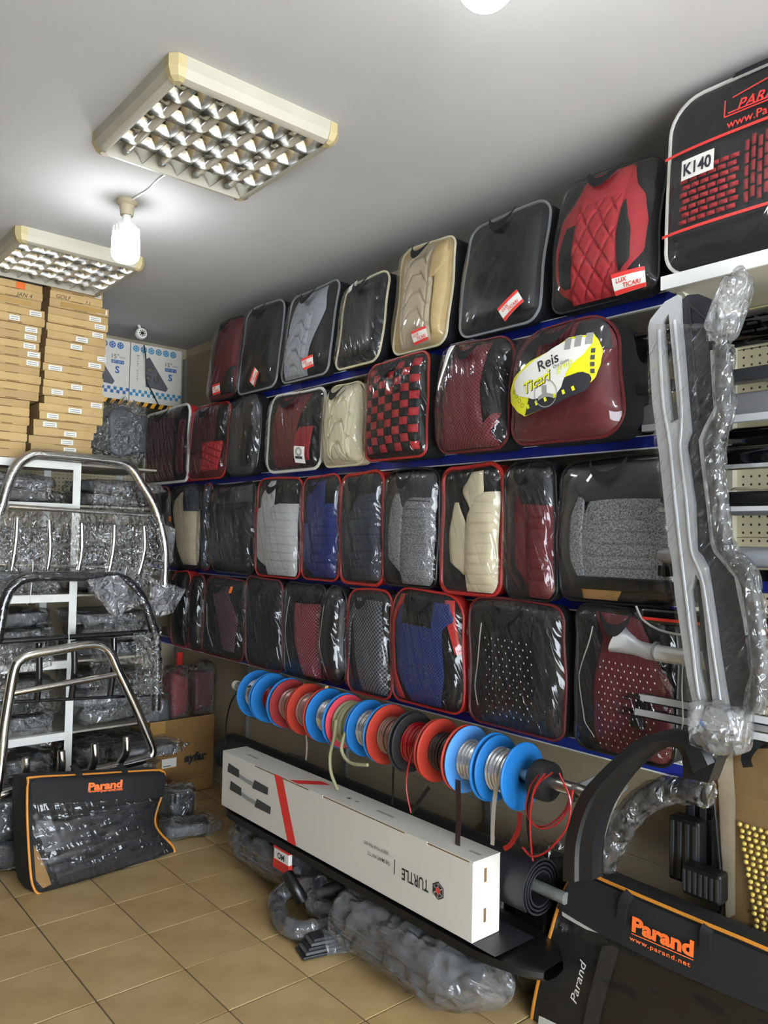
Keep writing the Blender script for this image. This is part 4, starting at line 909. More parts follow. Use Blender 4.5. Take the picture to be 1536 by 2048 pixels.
# ------------------------------------------------------------------ flat kraft cartons stacked on the rack
def carton(label, x0, x1, y, z, h, seed, stick=None, dep=.42, group=None, mat='kraft'):
    t = thing('flat_carton', label, 'carton', ((x0+x1)/2, y, z), random.Random(seed).uniform(-.03, .03), group); a = (x1-x0)/2
    obj('tray', MB().box((-a+.002, .002, 0), (a-.002, dep, h*.98)), mat, t, smooth=False)
    obj('front_flap', MB().box((-a, -.002, h*.12), (a, .0015, h)), mat, t, smooth=False)
    obj('lid', MB().box((-a, -.001, h*.985), (a, dep, h)), mat, t, smooth=False)
    obj('tuck_tab', MB().box((-a*.2, -.003, h*.05), (a*.25, -.0015, h*.13)), 'kraft_edge', t, smooth=False)
    if stick is not None:
        u, w_ = stick; s = obj('sticker', MB().box((u*a-w_/2, -.0034, h*.2), (u*a+w_/2, -.0022, h*.82)), 'paper', t, smooth=False)
        for q in (.62, .36): obj('sticker_line', MB().box((u*a-w_*.38, -.0040, h*q-.002), (u*a+w_*.38, -.0033, h*q+.002)), 'print_grey', s, smooth=False)
    return t
CY = 4.31
def cstack(rows, base_px, base_y, top_y, where, grp):
    zb_, zt_ = zr[5]+.004+.0, at(base_px, top_y, Y=CY).z; n = len(rows); z = zb_; hh = (min(zt_, H-.01)-zb_)/n
    names = ['topmost', 'second', 'third', 'fourth', 'fifth', 'sixth', 'seventh', 'eighth', 'ninth', 'tenth', 'eleventh', 'twelfth', 'thirteenth', 'fourteenth', 'fifteenth', 'sixteenth', 'seventeenth', 'eighteenth', 'nineteenth', 'twentieth', 'twenty-first', 'twenty-second', 'twenty-third']
    out = []
    for i in range(n-1, -1, -1):
        xl, xr, st = rows[i]; ypx = top_y+(base_y-top_y)*(i+.5)/n
        x0, x1 = at(xl, ypx, Y=CY).x, at(xr, ypx, Y=CY).x
        lb_ = f'{names[i]} flat brown carton from the top of {where}'
        out.append(carton(lb_, x0, x1, CY+.009*math.sin(i*2.7+len(where)), z, hh-.0018, i*3+len(where), st, group=grp)); z += hh
    return out[::-1]
rr_ = [(102, 206, (.8, .035)), (100, 205, None), (98, 217, (.75, .06)), (97, 217, (.55, .065)), (94, 215, (.72, .06)), (93, 214, (.7, .06)), (93, 212, (.15, .065)), (92, 211, (.0, .06)), (89, 210, (.9, .05)), (88, 209, (.65, .07)), (86, 206, (-.6, .07)), (88, 205, None), (87, 207, (.1, .06)), (84, 208, (-.55, .06)), (89, 207, (.75, .06)), (78, 206, (.1, .07)), (78, 205, (-.6, .06)), (68, 194, (-.5, .07)), (66, 186, (.2, .065)), (58, 184, (.2, .065)), (61, 183, (.25, .065)), (54, 178, (.2, .065))]
S1 = cstack(rr_, 150, 916, 574, 'the stack beside the wheel cover boxes', 'flat cartons, stack beside the wheel cover boxes')
lr_ = [(-40, 86, None), (-42, 85, None), (-40, 82, None), (-38, 90, (.7, .06)), (-36, 89, (.0, .05)), (-38, 84, (.65, .06)), (-40, 80, (.65, .06)), (-36, 79, (.65, .06)), (-40, 81, (.75, .06)), (-38, 81, (.72, .06)), (-38, 80, None), (-36, 81, None), (-40, 80, None), (-37, 76, None), (-40, 60, None), (-38, 58, None), (-36, 59, None), (-38, 54, None), (-40, 53, None), (-37, 52, None), (-40, 51, None)]
S2 = cstack(lr_, 30, 918, 560, 'the stack at the left edge', 'flat cartons, stack at the left edge')
f_ = lambda x, y: (x, -.0042, y)
text('handwriting', 'GOLF', lambda x, y: f_(x-.07, y+.018), .022, 'ink', S1[1], shear=.2); text('handwriting', '7.5', lambda x, y: f_(x+.06, y+.012), .018, 'ink', S1[1], shear=.2)
text('handwriting', 'JAN 4', lambda x, y: f_(x+.06, y+.018), .022, 'ink', S2[1], shear=.25)
obj('orange_sticker', MB().box((.02, -.0042, .005), (.065, -.0022, .04)), 'orange_card', S2[0], smooth=False)
obj('tape', MB().box((-.14, -.0042, .012), (.1, -.0022, .034)), 'tape', S2[2], smooth=False); obj('tape', MB().box((-.1, -.0042, .01), (.14, -.0022, .034)), 'tape', S1[2], smooth=False)
# wiper sleeve lying on the rack top in front of the cartons
q = at(120, 898, Y=4.27); t = thing('wiper_sleeve', 'black and blue boxed wiper blade lying under the cartons on the rack', 'wiper pack', (q.x, 4.285, zr[5]))
obj('sleeve', MB().box((-.17, -.022, .002), (.1, .012, .042), .004), 'black_gloss', t, smooth=False); obj('blue_print', MB().box((.1, -.02, .004), (.18, .01, .038), .004), 'strip_blue', t, smooth=False); obj('end_cap', MB().box((.18, -.02, .004), (.25, .01, .036), .008), 'white_plastic', t, smooth=False); obj('emblem', MB().box((-.15, -.0232, .014), (-.09, -.0215, .034), .0005), 'teal_print', t, smooth=False); obj('orange_print', MB().box((-.17, -.0235, .002), (-.13, -.0215, .012), .0005), 'orange_card', t, smooth=False)

# ------------------------------------------------------------------ wheel cover boxes on the hazard-striped shelf
WY = 5.0
hz = at(330, 812, Y=WY).z
hx0, hx1 = 1.55, 2.11
t = thing('hazard_shelf', 'high shelf with a yellow and black striped edge on the end wall', 'shelf', ((hx0+hx1)/2, WY, hz))
obj('board', MB().box(((hx0-hx1)/2-.02, -.02, -.03), ((hx1-hx0)/2+.27, .26, -.001)), 'cream_metal', t, smooth=False)
for i in range(-9, 13):
    x = i*.055; m = MB(); m.prism([(x, -.024, -.033), (x+.0275, -.024, -.033), (x+.0475, -.024, .0), (x+.02, -.024, .0)], (0, .003, 0)); obj('stripe', m, 'haz_yellow', t, smooth=False)
obj('edge', MB().box((-.55, -.0215, -.034), (.55, -.0205, .001)), 'black_plastic', t, smooth=False)
def wheelbox(label, x0, x1, printmat, seed):
    zt = min(H-.012, at(310, 694, Y=WY).z); w_ = x1-x0; h = zt-hz-.002
    t = thing('wheel_cover_box', label, 'box', (x0, WY-.01, hz+.001), 0, 'wheel cover boxes'); f = lambda x, y: (x, -.0012, y)
    win = [(w_*.30, h*.28), (w_*.30, h*.76), (w_*.36, h*.80), (w_*.74, h*.30), (w_*.70, h*.24)]
    m = MB(); m.box((0, .0, 0), (w_, .22, h)); obj('carton', m, 'box_white', t, smooth=False)
    wn = MB().prism([f(*p) for p in win], (0, .001, 0)); wi_ = obj('window', wn, 'part_grey', t, smooth=False)
    for (bx, by) in ((.38, .58), (.5, .42), (.34, .44)): obj('wheel_nut', MB().lathe([(.02, 0), (.016, -.01), (.006, -.011)], 14, 'Y', (bx*w_, -.003, by*h)), 'steel', wi_)
    for i in range(7):
        cx, cy = w_*(.1+i*.145), h*.91
        if cx > w_-.02: continue
        d_ = obj('disc_print', MB().lathe([(.022, -.0012), (.022, -.0016), (.001, -.0016)], 18, 'Y', (cx, 0, cy), caps=False), printmat, t, smooth=False)
        m = MB()
        for s in range(6): m.add([(cx+r*math.cos(s*PI/3+e), -.0021, cy+r*math.sin(s*PI/3+e)) for r, e in ((.008, -.3), (.017, -.14), (.017, .14), (.008, .3))], [(0, 1, 2, 3)])
        obj('spoke_print', m, 'box_white', d_, smooth=False, fix=False)
    m = MB(); s = w_/18
    for i in range(18):
        j = i % 2; m.add([f(i*s, h*.10+j*s*1.05), f((i+1)*s, h*.10+j*s*1.05), f((i+1)*s, h*.10+(j+1)*s*1.05), f(i*s, h*.10+(j+1)*s*1.05)], [(0, 1, 2, 3)])
    o = obj('chequer_print', m, printmat, t, smooth=False, fix=False); o['kind'] = 'stuff'
    text('box_text', '15"', lambda x, y: f(x+w_*.74, y+h*.72), .03, 'dark_print', t); text('box_text', 'INCH', lambda x, y: f(x+w_*.87, y+h*.71), .012, 'dark_print', t)
    sb = obj('text_bar', MB().box((w_*.67, -.0016, h*.60), (w_*.9, -.0004, h*.66)), 'blue_print', t, smooth=False); text('box_text', 'SET OF 4', lambda x, y: (x+w_*.785, -.0022, y+h*.63), .014, 'box_white', sb, width=w_*.2)
    text('box_text', 'S', lambda x, y: f(x+w_*.78, y+h*.5), .045, 'blue_print', t, bold=.03)
    for i, ch in enumerate('Wheel Cover'):
        if ch != ' ': text('box_text', ch, lambda x, y: f(x+w_*.14, y+h*(.79-i*.043)), .016, 'dark_print', t)
xa, xb, xc = at(200, 750, Y=WY).x-.18, at(258, 750, Y=WY).x, at(361, 750, Y=WY).x
wheelbox('white wheel cover box with blue print, half hidden by the carton stack', xa, xb-.003, 'blue_print', 1)
wheelbox('white wheel cover box with teal print in the corner near the camera', xb+.003, xc, 'teal_print', 2)
# pegboard strip on the end wall
t = thing('wall_pegboard', 'cream pegboard strip on the end wall below the hazard shelf', 'pegboard', (1.9, BY-.01, 0))
for k in range(4):
    z0 = 1.85+.15*k
    m = MB(); m.grid(lambda u, v: (-.5+1.1*u, -.012, z0+.148*v), 1, 1, uvfn=lambda u, v: (1.1*u, .148*v)); obj('peg_panel', m, 'peg_holes', t, smooth=False, fix=False)
def hung(label, px, py, Y, w_, h, seed, inner, fmm, d=.09):
    c = at(px, py, Y=Y); t = packet(label, (c.x, c.y, c.z), (w_, d, h), 0, inner, fmm, seed, group='wrapped lamps hung on the end wall', name='wrapped_headlamp', cat='headlamp', ex=(.7, .75))
    return t
hung('wrapped olive headlamp hung beside the carton stack', 200, 915, 4.95, .2, .36, 61, 'part_olive', 'film_crinkle')
hung('wrapped grey headlamp hung next to the maroon white-piped bag', 252, 925, 4.93, .3, .38, 62, 'part_grey', 'film_crinkle')
# small ceiling camera
q = at(281, 668, Y=4.85); t = thing('security_camera', 'small white round security camera near the ceiling corner', 'camera', q)
obj('camera_ball', MB().lathe([(.001, -.03), (.03, -.03), (.036, -.02), (.036, .0), (.028, .02), (.001, .022)], 24, 'Y', caps=False), 'white_plastic', t)
ln = obj('lens_plate', MB().lathe([(.001, -.0325), (.024, -.0325), (.024, -.029)], 20, 'Y', caps=False), 'box_white', t); obj('lens', MB().lathe([(.001, -.036), (.01, -.035), (.012, -.032)], 16, 'Y', caps=False), 'black_gloss', ln)
for k in range(8): obj('infrared_led', MB().lathe([(.001, -.0345), (.004, -.034), (.004, -.032)], 8, 'Y', (.018*math.cos(k*PI/4), 0, .018*math.sin(k*PI/4)), caps=False), 'black_gloss', ln)
obj('mount_stem', MB().tube([(0, 0, .02), (.0, .03, .06), (0, .03, H-q.z)], .01, 10), 'white_plastic', t)
tag(obj('camera_cable', MB().tube(smoothpath([at(288, 690, Y=4.9), at(292, 720, Y=4.95), at(293, 760, Y=4.965), at(305, 785, Y=4.965), at(318, 812, Y=4.96)], 5), .004, 6), 'black_plastic'), 'thin dark cable dropping from camera across the wheel cover box', 'cable')

# ------------------------------------------------------------------ roll bars
def bar(label, Y, path, mat, r, cross, crx, posts, rod, wrap=None, film_sheet=None, pmat=None):
    o = at(150, path[0][1], Y=Y); t = thing('roll_bar', label, 'roll bar', (o.x, Y, .1)); O = Vector((o.x, Y, .1))
    def L(px, py, dy=0): return at(px, py, Y=Y)-O+Vector((0, dy, 0))
    P = smoothpath([L(*p) for p in path], 8); obj('main_tube', MB().tube(P, r, 16), mat, t)
    if wrap: obj('tube_film', MB().tube([p+Vector((nz(p, 30, 1), nz(p, 30, 2), nz(p, 30, 3)))*.003 for p in P], r+.004, 14), wrap, t)
    obj('cross_tube', MB().tube([L(*cross[0], .0), L(*cross[1], .0)], crx, 14), mat, t)
    if rod: obj('lower_rod', MB().tube([L(*rod[0], 0), L(*rod[1], 0)], crx*.62, 12), pmat or mat, t)
    for pp in posts: obj('post', MB().tube(smoothpath([L(x, y, dy) for x, y, dy in pp], 5), crx*1.15, 12), pmat or mat, t)
    if film_sheet:
        for (c4, nu, nv, sd) in film_sheet:
            q = [L(*p, -.035) for p in c4]
            def f(u, v):
                p = (q[0]*(1-u)+q[1]*u)*(1-v)+(q[3]*(1-u)+q[2]*u)*v; return p+Vector((0, .02*nz(p, 9, sd)+.012*nz((p.x*40, 0, p.z*6+p.x*20), 1, sd), 0))
            obj('film_sheet', MB().grid(f, nu, nv), 'film_crinkle', t, fix=False)
    return t
bar('large film-wrapped chrome roll bar highest on the rack', 4.13, [(-14, 1075), (-6, 1040), (2, 1015), (17, 965), (36, 929), (60, 912), (84, 909), (164, 916), (232, 924), (262, 937), (284, 970), (309, 1014), (325, 1069), (330, 1115), (328, 1180)], 'chrome', .024, ((17, 1013), (304, 1031)), .0125,
    [[(31, 1036, -.03), (27, 1090, -.03), (20, 1140, -.02)], [(94, 1041, -.03), (96, 1100, -.03), (91, 1143, -.02)], [(159, 1047, -.03), (159, 1100, -.03), (153, 1144, -.02)], [(224, 1051, -.03), (222, 1095, -.03), (214, 1146, -.02)], [(283, 1053, -.03), (284, 1100, -.03), (274, 1147, -.02)]], ((-5, 1129), (312, 1137)),
    'film_stretch', [([(-5, 1022), (322, 1030), (326, 1150), (-8, 1140)], 90, 36, 4)])
bar('black film-wrapped roll bar hanging below the chrome one', 4.05, [(-6, 1285), (3, 1235), (9, 1203), (26, 1173), (60, 1155), (137, 1153), (219, 1154), (254, 1162), (281, 1192), (296, 1225), (307, 1262), (313, 1301), (314, 1348), (312, 1420)], 'black_tube', .024, ((0, 1283), (294, 1264)), .014,
    [[(75, 1285, -.02), (76, 1350, -.02), (74, 1400, 0)], [(145, 1280, -.02), (146, 1340, -.02), (143, 1395, 0)], [(225, 1275, -.02), (224, 1330, -.02), (220, 1390, 0)]], ((0, 1405), (300, 1390)),
    'film_stretch', [([(262, 1265), (318, 1262), (320, 1385), (268, 1390)], 24, 40, 8), ([(-5, 1290), (24, 1288), (22, 1420), (-5, 1420)], 14, 40, 9)])
bar('bare chrome roll bar standing lowest, behind the black bag', 3.97, [(-10, 1600), (0, 1545), (7, 1470), (13, 1425), (28, 1342), (40, 1320), (62, 1309), (120, 1299), (172, 1290), (203, 1292), (221, 1307), (237, 1342), (272, 1416), (299, 1480), (305, 1500), (301, 1512), (290, 1518), (150, 1553), (0, 1590)], 'chrome', .024, ((26, 1386), (238, 1347)), .017,
    [[(46, 1512, -.045), (46, 1545, -.045), (46, 1572, -.01)], [(116, 1498, -.045), (117, 1530, -.045), (116, 1556, -.01)], [(182, 1484, -.045), (183, 1515, -.045), (180, 1540, -.01)], [(246, 1470, -.045), (246, 1500, -.045), (240, 1522, -.01)]], None)
for lb, pp in (('white tie string at the left of the wrapped chrome roll bar', [(66, 1125), (65, 1150), (62, 1180), (60, 1205)]), ('white tie string at the right of the wrapped chrome roll bar', [(253, 1135), (250, 1150), (246, 1165)]), ('white string hanging in front of the white post', [(138, 1262), (138, 1290), (136, 1320)])):
    tag(obj('tie_string', MB().tube([at(x, y, Y=4.09 if 'post' not in lb else 4.01) for x, y in pp], .0025, 6), 'string'), lb, 'string', 'tie strings')
def sheetbag(label, corners, Y, seed, fmm='film_milky'):
    q = [at(x, y, Y=Y) for x, y in corners]; o = q[3]; t = thing('flat_poly_bag', label, 'plastic bag', o, 0, 'flat bags hung on the roll bars')
    def f(u, v, off=0):
        p = (q[0]*(1-u)+q[1]*u)*(1-v)+(q[3]*(1-u)+q[2]*u)*v-o; return p+Vector((0, off+.012*nz(p, 12, seed), .0))
    obj('bag_front', MB().grid(lambda u, v: f(u, v, -.012*math.sin(PI*u)*math.sin(PI*v)), 20, 20), fmm, t, fix=False); obj('bag_rear', MB().grid(lambda u, v: f(u, v, .012*math.sin(PI*u)*math.sin(PI*v)), 20, 20), fmm, t, fix=False)
    obj('card', MB().grid(lambda u, v: f(.12+.76*u, .12+.76*v, 0), 6, 6), 'part_grey', t, fix=False)
sheetbag('flat clear bag of grey pads hanging over the black roll bar', [(172, 1160), (235, 1150), (290, 1205), (225, 1235)], 4.005, 3)
sheetbag('flat clear bag hanging at right end of the wrapped roll bars', [(300, 1155), (372, 1178), (345, 1225), (298, 1240)], 4.06, 5)
sheetbag('dull olive bag sticking out behind the chrome roll bar', [(330, 1050), (352, 1058), (345, 1125), (328, 1130)], 4.2, 6)
# ------------------------------------------------------------------ flat-fronted bags laid out on a plane
class Flat:
    def __init__(s, O, e1, e2):
        s.O = Vector(O); s.e1 = Vector(e1).normalized(); s.e2 = Vector(e2).normalized(); s.n = s.e1.cross(s.e2).normalized()
    def ab(s, px, py):
        d = _F+_R*((px-768)/FPX)-_U*((py-1024)/FPX); t = (s.O-CAM).dot(s.n)/d.dot(s.n); p = CAM+d*t-s.O; return (p.dot(s.e1), p.dot(s.e2))
    def p(s, a, b, c=0): return s.e1*a+s.e2*b+s.n*c
def scan(poly, b):
    xs = []
    for (x0, y0), (x1, y1) in zip(poly, poly[1:]+poly[:1]):
        if (y0 <= b < y1) or (y1 <= b < y0): xs.append(x0+(x1-x0)*(b-y0)/(y1-y0))
    return (min(xs), max(xs)) if len(xs) > 1 else None
def patch(fl, poly, bulge, off, nu=24, nv=24, wr=0, seed=0, ref=None):
    """soft panel filling a polygon of plane coordinates"""
    b0, b1 = min(p[1] for p in poly), max(p[1] for p in poly); R = ref or poly; rb0, rb1 = min(p[1] for p in R), max(p[1] for p in R); m = MB()
    def f(u, v):
        b = b0+(b1-b0)*(.004+.992*v); l = scan(poly, b) or (0, 0); a = l[0]+(l[1]-l[0])*u; q = scan(R, b) or l
        s = (a-q[0])/max(1e-6, q[1]-q[0]); tt = (b-rb0)/(rb1-rb0); k = max(0, 1-abs(2*s-1)**4)*max(0, 1-abs(2*tt-1)**4)
        return fl.p(a, b, bulge*k+off+(wr*nz((a*4, b*14, 0), 3, seed) if wr else 0))
    m.grid(f, nu, nv); return m
def flatbag(name, label, fl, outline_px, D, side, base, pip, pr=.006, bulge=.03):
    t = thing(name, label, 'bag', fl.O); pl = [fl.ab(*p) for p in outline_px]
    sm = [(v.x, v.y) for v in smoothpath([(a, b, 0) for a, b in pl], 4, closed=True)]
    n = len(sm); m = MB(); vs = []; ca = sum(a for a, b in sm)/n; cb = sum(b for a, b in sm)/n
    lay = [(0, 1), (-.02, 1.015), (-D*.5, 1.02), (-D*.9, .99), (-D, .93)]
    lay_v = []
    for c, k in lay:
        for a, b in sm:
            p = fl.p(ca+(a-ca)*k, cb+(b-cb)*k, c); p.z = max(p.z, .002-fl.O.z); vs.append(p)
    m.add(vs, [(i*n+j, i*n+(j+1) % n, (i+1)*n+(j+1) % n, (i+1)*n+j) for i in range(len(lay)-1) for j in range(n)]+[tuple((len(lay)-1)*n+j for j in range(n))])
    obj('gusset', m, side, t); obj('front_fabric', patch(fl, sm, bulge, -.001), base, t, fix=False)
    obj('piping', MB().tube([fl.p(a, b, .002) for a, b in sm], pr, 7, closed=True), pip, t)
    return t, sm
def ribbon(fl, pts, w, off, th=.002):
    """strap through px points on the plane"""
    P = [Vector((*fl.ab(x, y), o)) for x, y, o in pts]; P = smoothpath(P, 6); m = MB(); vs = []
    for i, p in enumerate(P):
        d = (P[min(i+1, len(P)-1)]-P[max(i-1, 0)]); d = Vector((d.x, d.y)).normalized() if Vector((d.x, d.y)).length > 1e-5 else Vector((0, 1)); s = Vector((d.y, -d.x))*w/2
        vs += [fl.p(p.x-s.x, p.y-s.y, p.z), fl.p(p.x+s.x, p.y+s.y, p.z), fl.p(p.x+s.x, p.y+s.y, p.z+th), fl.p(p.x-s.x, p.y-s.y, p.z+th)]
    m.add(vs, [(4*i+k, 4*i+(k+1) % 4, 4*i+4+(k+1) % 4, 4*i+4+k) for i in range(len(P)-1) for k in range(4)]+[(0, 1, 2, 3), tuple(4*(len(P)-1)+k for k in range(4))]); return m
# black carry bag on the floor at left
FA = Flat((1.15, 3.69, 0), (.993, .10, 0), (0, .12, 1))
op = [(53, 1564), (62, 1555), (156, 1551), (297, 1544), (321, 1545), (328, 1557), (322, 1594), (312, 1625), (309, 1648), (319, 1668), (346, 1697), (347, 1712), (335, 1720), (219, 1756), (125, 1782), (84, 1788), (67, 1776), (59, 1734), (52, 1630)]
ta, sm = flatbag('carry_bag', 'black carry bag with orange piping standing on the floor by the roll bars', FA, op, .2, 'fab_side', 'fab_black', 'pip_orange', .0055, .04)
pw = [FA.ab(*p) for p in [(56, 1603), (318, 1594), (311, 1630), (311, 1650), (342, 1700), (330, 1714), (215, 1750), (120, 1776), (88, 1782), (71, 1770), (62, 1720)]]
obj('mat_stack', patch(FA, [FA.ab(*p) for p in [(66, 1640), (300, 1600), (305, 1650), (325, 1700), (215, 1738), (120, 1755), (95, 1740)]], .04, .002, wr=.01, ref=sm), 'rubber', ta, fix=False)
obj('cardboard', patch(FA, [FA.ab(*p) for p in [(64, 1690), (72, 1700), (100, 1768), (85, 1776), (70, 1760)]], .04, .001, nu=6, ref=sm), 'kraft_dark', ta, fix=False)
obj('mat_layer', patch(FA, [FA.ab(*p) for p in [(95, 1728), (300, 1690), (330, 1702), (215, 1742), (115, 1768)]], .04, .012, wr=.004, ref=sm), 'dark_grey_plastic', ta, fix=False)
obj('window', patch(FA, pw, .042, .02, 40, 40, wr=.012, seed=3, ref=sm), 'film_bag', ta, fix=False)
obj('upper_flap', patch(FA, [FA.ab(*p) for p in [(54, 1567), (64, 1556), (156, 1552), (297, 1545), (321, 1547), (326, 1557), (320, 1596), (56, 1606)]], .042, .022, ref=sm), 'fab_black', ta, fix=False)
for x in (150, 244): obj('handle', ribbon(FA, [(x-2, 1532, -.03), (x, 1540, .0), (x+1, 1552, .03), (x+4, 1572, .045)], .03, 0), 'fab_black', ta)
def ontext(fl, t, s, pc, pd, h, mat, c, **k):
    a0, b0 = fl.ab(*pc); a1, b1 = fl.ab(*pd); ang = math.atan2(b1-b0, a1-a0); L = math.hypot(b1-b0, a1-a0); ma, mb_ = (a0+a1)/2, (b0+b1)/2
    def f(x, y): return fl.p(ma+x*math.cos(ang)-y*math.sin(ang), mb_+x*math.sin(ang)+y*math.cos(ang), c)
    text('bag_text', s, f, h, mat, t, width=L, **k); return f, L
f, L0 = ontext(FA, ta, 'Parand', (162, 1572), (230, 1566), .034, 'orange_print', .065, bold=.045)
obj('text_rule', MB().grid(lambda u, v: f(-L0/2+L0*u, -.024+.002*v), 1, 1), 'orange_print', ta, fix=False); ontext(FA, ta, 'www.parand.net', (163, 1581), (231, 1577), .012, 'orange_print', .065, bold=.02)

# big carry bag at lower right
FB = Flat((2.17, 1.72, 0), (0, -1, 0), (.10, 0, 1))
op = [(1163, 1742), (1172, 1741), (1190, 1752), (1258, 1782), (1400, 1842), (1536, 1899), (1800, 2015), (1830, 2200), (1500, 2330), (1100, 2110), (1068, 2055), (1066, 2020), (1085, 1930), (1112, 1830), (1130, 1780), (1145, 1755)]
tb, sm = flatbag('carry_bag', 'large black carry bag with orange piping and orange lettering in the near corner', FB, op, .13, 'fab_black', 'fab_black', 'pip_orange', .006, .015)
pw = [FB.ab(*p) for p in [(1122, 1810), (1250, 1880), (1400, 1950), (1536, 2010), (1780, 2110), (1800, 2200), (1500, 2310), (1110, 2100), (1072, 2050), (1072, 2020), (1092, 1930)]]
obj('mat_stack', patch(FB, [FB.ab(*p) for p in [(1240, 1895), (1400, 1960), (1536, 2020), (1770, 2130), (1700, 2250), (1480, 2290), (1180, 2140), (1210, 2000)]], .015, .006, ref=sm), MATS.get('mat_honey') or check('mat_honey', '08090A', '44474D', .018, .018, .45, dots=.33), tb, fix=False)
obj('mat_edge', patch(FB, [FB.ab(*p) for p in [(1215, 1880), (1248, 1893), (1215, 2010), (1190, 2120), (1160, 2110), (1185, 2000)]], .015, .012, nu=6, ref=sm), 'rubber', tb, fix=False)
obj('paper_strip', patch(FB, [FB.ab(*p) for p in [(1128, 1812), (1180, 1838), (1228, 1870), (1180, 1856), (1130, 1830)]], .015, .012, nu=10, ref=sm), 'paper', tb, fix=False)
obj('paper_card', patch(FB, [FB.ab(*p) for p in [(1084, 2028), (1125, 2046), (1180, 2080), (1120, 2100), (1080, 2060)]], .015, .012, nu=6, ref=sm), 'paper', tb, fix=False)
obj('window', patch(FB, pw, .016, .02, 40, 30, wr=.006, seed=5, ref=sm), 'film_tight', tb, fix=False)
obj('upper_flap', patch(FB, [FB.ab(*p) for p in [(1147, 1757), (1164, 1746), (1190, 1756), (1258, 1786), (1400, 1846), (1536, 1903), (1780, 2010), (1785, 2115), (1536, 2014), (1400, 1954), (1250, 1884), (1122, 1814)]], .016, .023, nu=40, ref=sm), 'fab_black', tb, fix=False)
for pts in ([(1256, 1838, .038), (1262, 1800, .04), (1272, 1783, .03)], [(1424, 1895, .038), (1425, 1860, .04), (1428, 1850, .03)]): obj('handle', ribbon(FB, pts, .032, 0, .003), 'fab_side', tb)
f, L0 = ontext(FB, tb, 'Parand', (1279, 1841), (1402, 1892), .042, 'orange_print', .042, bold=.045)
obj('text_rule', MB().grid(lambda u, v: f(-L0/2+L0*u, -.031+.0025*v), 1, 1), 'orange_print', tb, fix=False); ontext(FB, tb, 'www.parand.net', (1274, 1869), (1395, 1923), .013, 'orange_print', .042, bold=.02, spacing=1.2)
ontext(FB, tb, 'Parand', (1157, 1998), (1177, 1918), .026, 'white_print', .03, shear=.15)

# bamboo-bead cushion bag behind it
FC = Flat((2.40, 1.30, .42), (0, -1, 0), (.04, 0, 1))
op = [(1419, 1530), (1424, 1512), (1445, 1500), (1500, 1492), (1640, 1505), (1700, 1700), (1680, 1990), (1452, 1850), (1446, 1800), (1432, 1640)]
tcn, sm = flatbag('bead_cushion_bag', 'clear-fronted bag holding a tan cushion covered in wooden beads', FC, op, .05, 'fab_black', 'fab_bead_tan', 'pip_black', .006, .02)
FC_O = FC
obj('cushion_edge', patch(FC, [FC.ab(*p) for p in [(1440, 1540), (1470, 1500), (1478, 1600), (1476, 1830), (1456, 1835), (1446, 1700)]], .02, .006, nu=8, ref=sm), 'fab_sand', tcn, fix=False)
bd = MB(); s0 = FC.ab(1488, 1645)
bs_ = bmesh.new(); bmesh.ops.create_icosphere(bs_, subdivisions=1, radius=1); bsv = [v.co.copy() for v in bs_.verts]; bsf = [[v.index for v in f.verts] for f in bs_.faces]; bs_.free()
for j in range(24):
    for i in range(16):
        a, b = s0[0]+i*.0205+j*.0035+(.004 if j % 2 else 0), s0[1]-j*.0175
        l = scan(sm, b)
        if l and a < l[1]-.02 and a > l[0]+.03: bd.add([FC.p(a+v.x*.0095, b+v.y*.0075, .028+v.z*.007) for v in bsv], bsf)
o = obj('bead_panel', bd, 'bead', tcn, fix=False, ang=180); o['kind'] = 'stuff'
obj('window', patch(FC, sm, .02, .045, 26, 26, wr=.004, seed=2), 'film_tight', tcn, fix=False)
obj('handle', ribbon(FC, [(1512, 1530, .05), (1508, 1510, .05), (1515, 1488, .02), (1530, 1470, -.02)], .03, 0, .003), 'fab_black', tcn)
obj('top_cover', MB().grid(lambda u, v: FC.p(*[x+y for x, y in zip(FC.ab(1430+200*u, 1506-10*math.sin(PI*u)), (0, .03*v))], .01-.085*v), 12, 4), 'fab_black', tcn, fix=False)

# ------------------------------------------------------------------ wrapped silver bumper guard hanging at right
GX = 2.0
FG = Flat((GX, 1.0, .9), (0, -1, 0), (0, 0, 1))
gl = [(1356, 589), (1330, 603), (1313, 623), (1300, 640), (1296, 656), (1298, 700), (1305, 810), (1313, 869), (1319, 916), (1327, 995), (1337, 1087), (1343, 1120), (1350, 1192), (1361, 1263), (1373, 1348), (1387, 1415), (1398, 1436), (1461, 1462),
      (1446, 1376), (1435, 1305), (1426, 1234), (1415, 1164), (1410, 1134), (1398, 1112), (1388, 1101), (1386, 1040), (1385, 1008), (1374, 929), (1367, 890), (1377, 863), (1371, 797), (1366, 731), (1358, 639)]
s1_ = [(1323, 645), (1337, 627), (1340, 660), (1348, 740), (1357, 838), (1340, 846), (1332, 760)]
s2_ = [(1391, 1148), (1379, 1180), (1388, 1262), (1395, 1334), (1402, 1366), (1412, 1404), (1426, 1417), (1420, 1350), (1415, 1305), (1407, 1220), (1399, 1163)]
t = thing('bumper_guard', 'silver and black bumper guard in torn stretch film hanging upright', 'bumper guard', FG.O)
def gp(lst, c=0): return [FG.p(*FG.ab(*p), c) for p in lst]
obj('silver_frame', MB().prism(gp(gl, .0), (.022, 0, 0), [gp(s1_, .0), gp(s2_, .0)]), 'silver_paint', t, smooth=False)
rl = MB()
for e in (1, 2):
    pass
obj('frame_ridge', MB().tube(smoothpath(gp([(1318, 660), (1325, 800), (1338, 880), (1350, 1000), (1360, 1095), (1370, 1180), (1385, 1300), (1402, 1410), (1440, 1448)], .0), 6), .0045, 8), 'silver_paint', t)
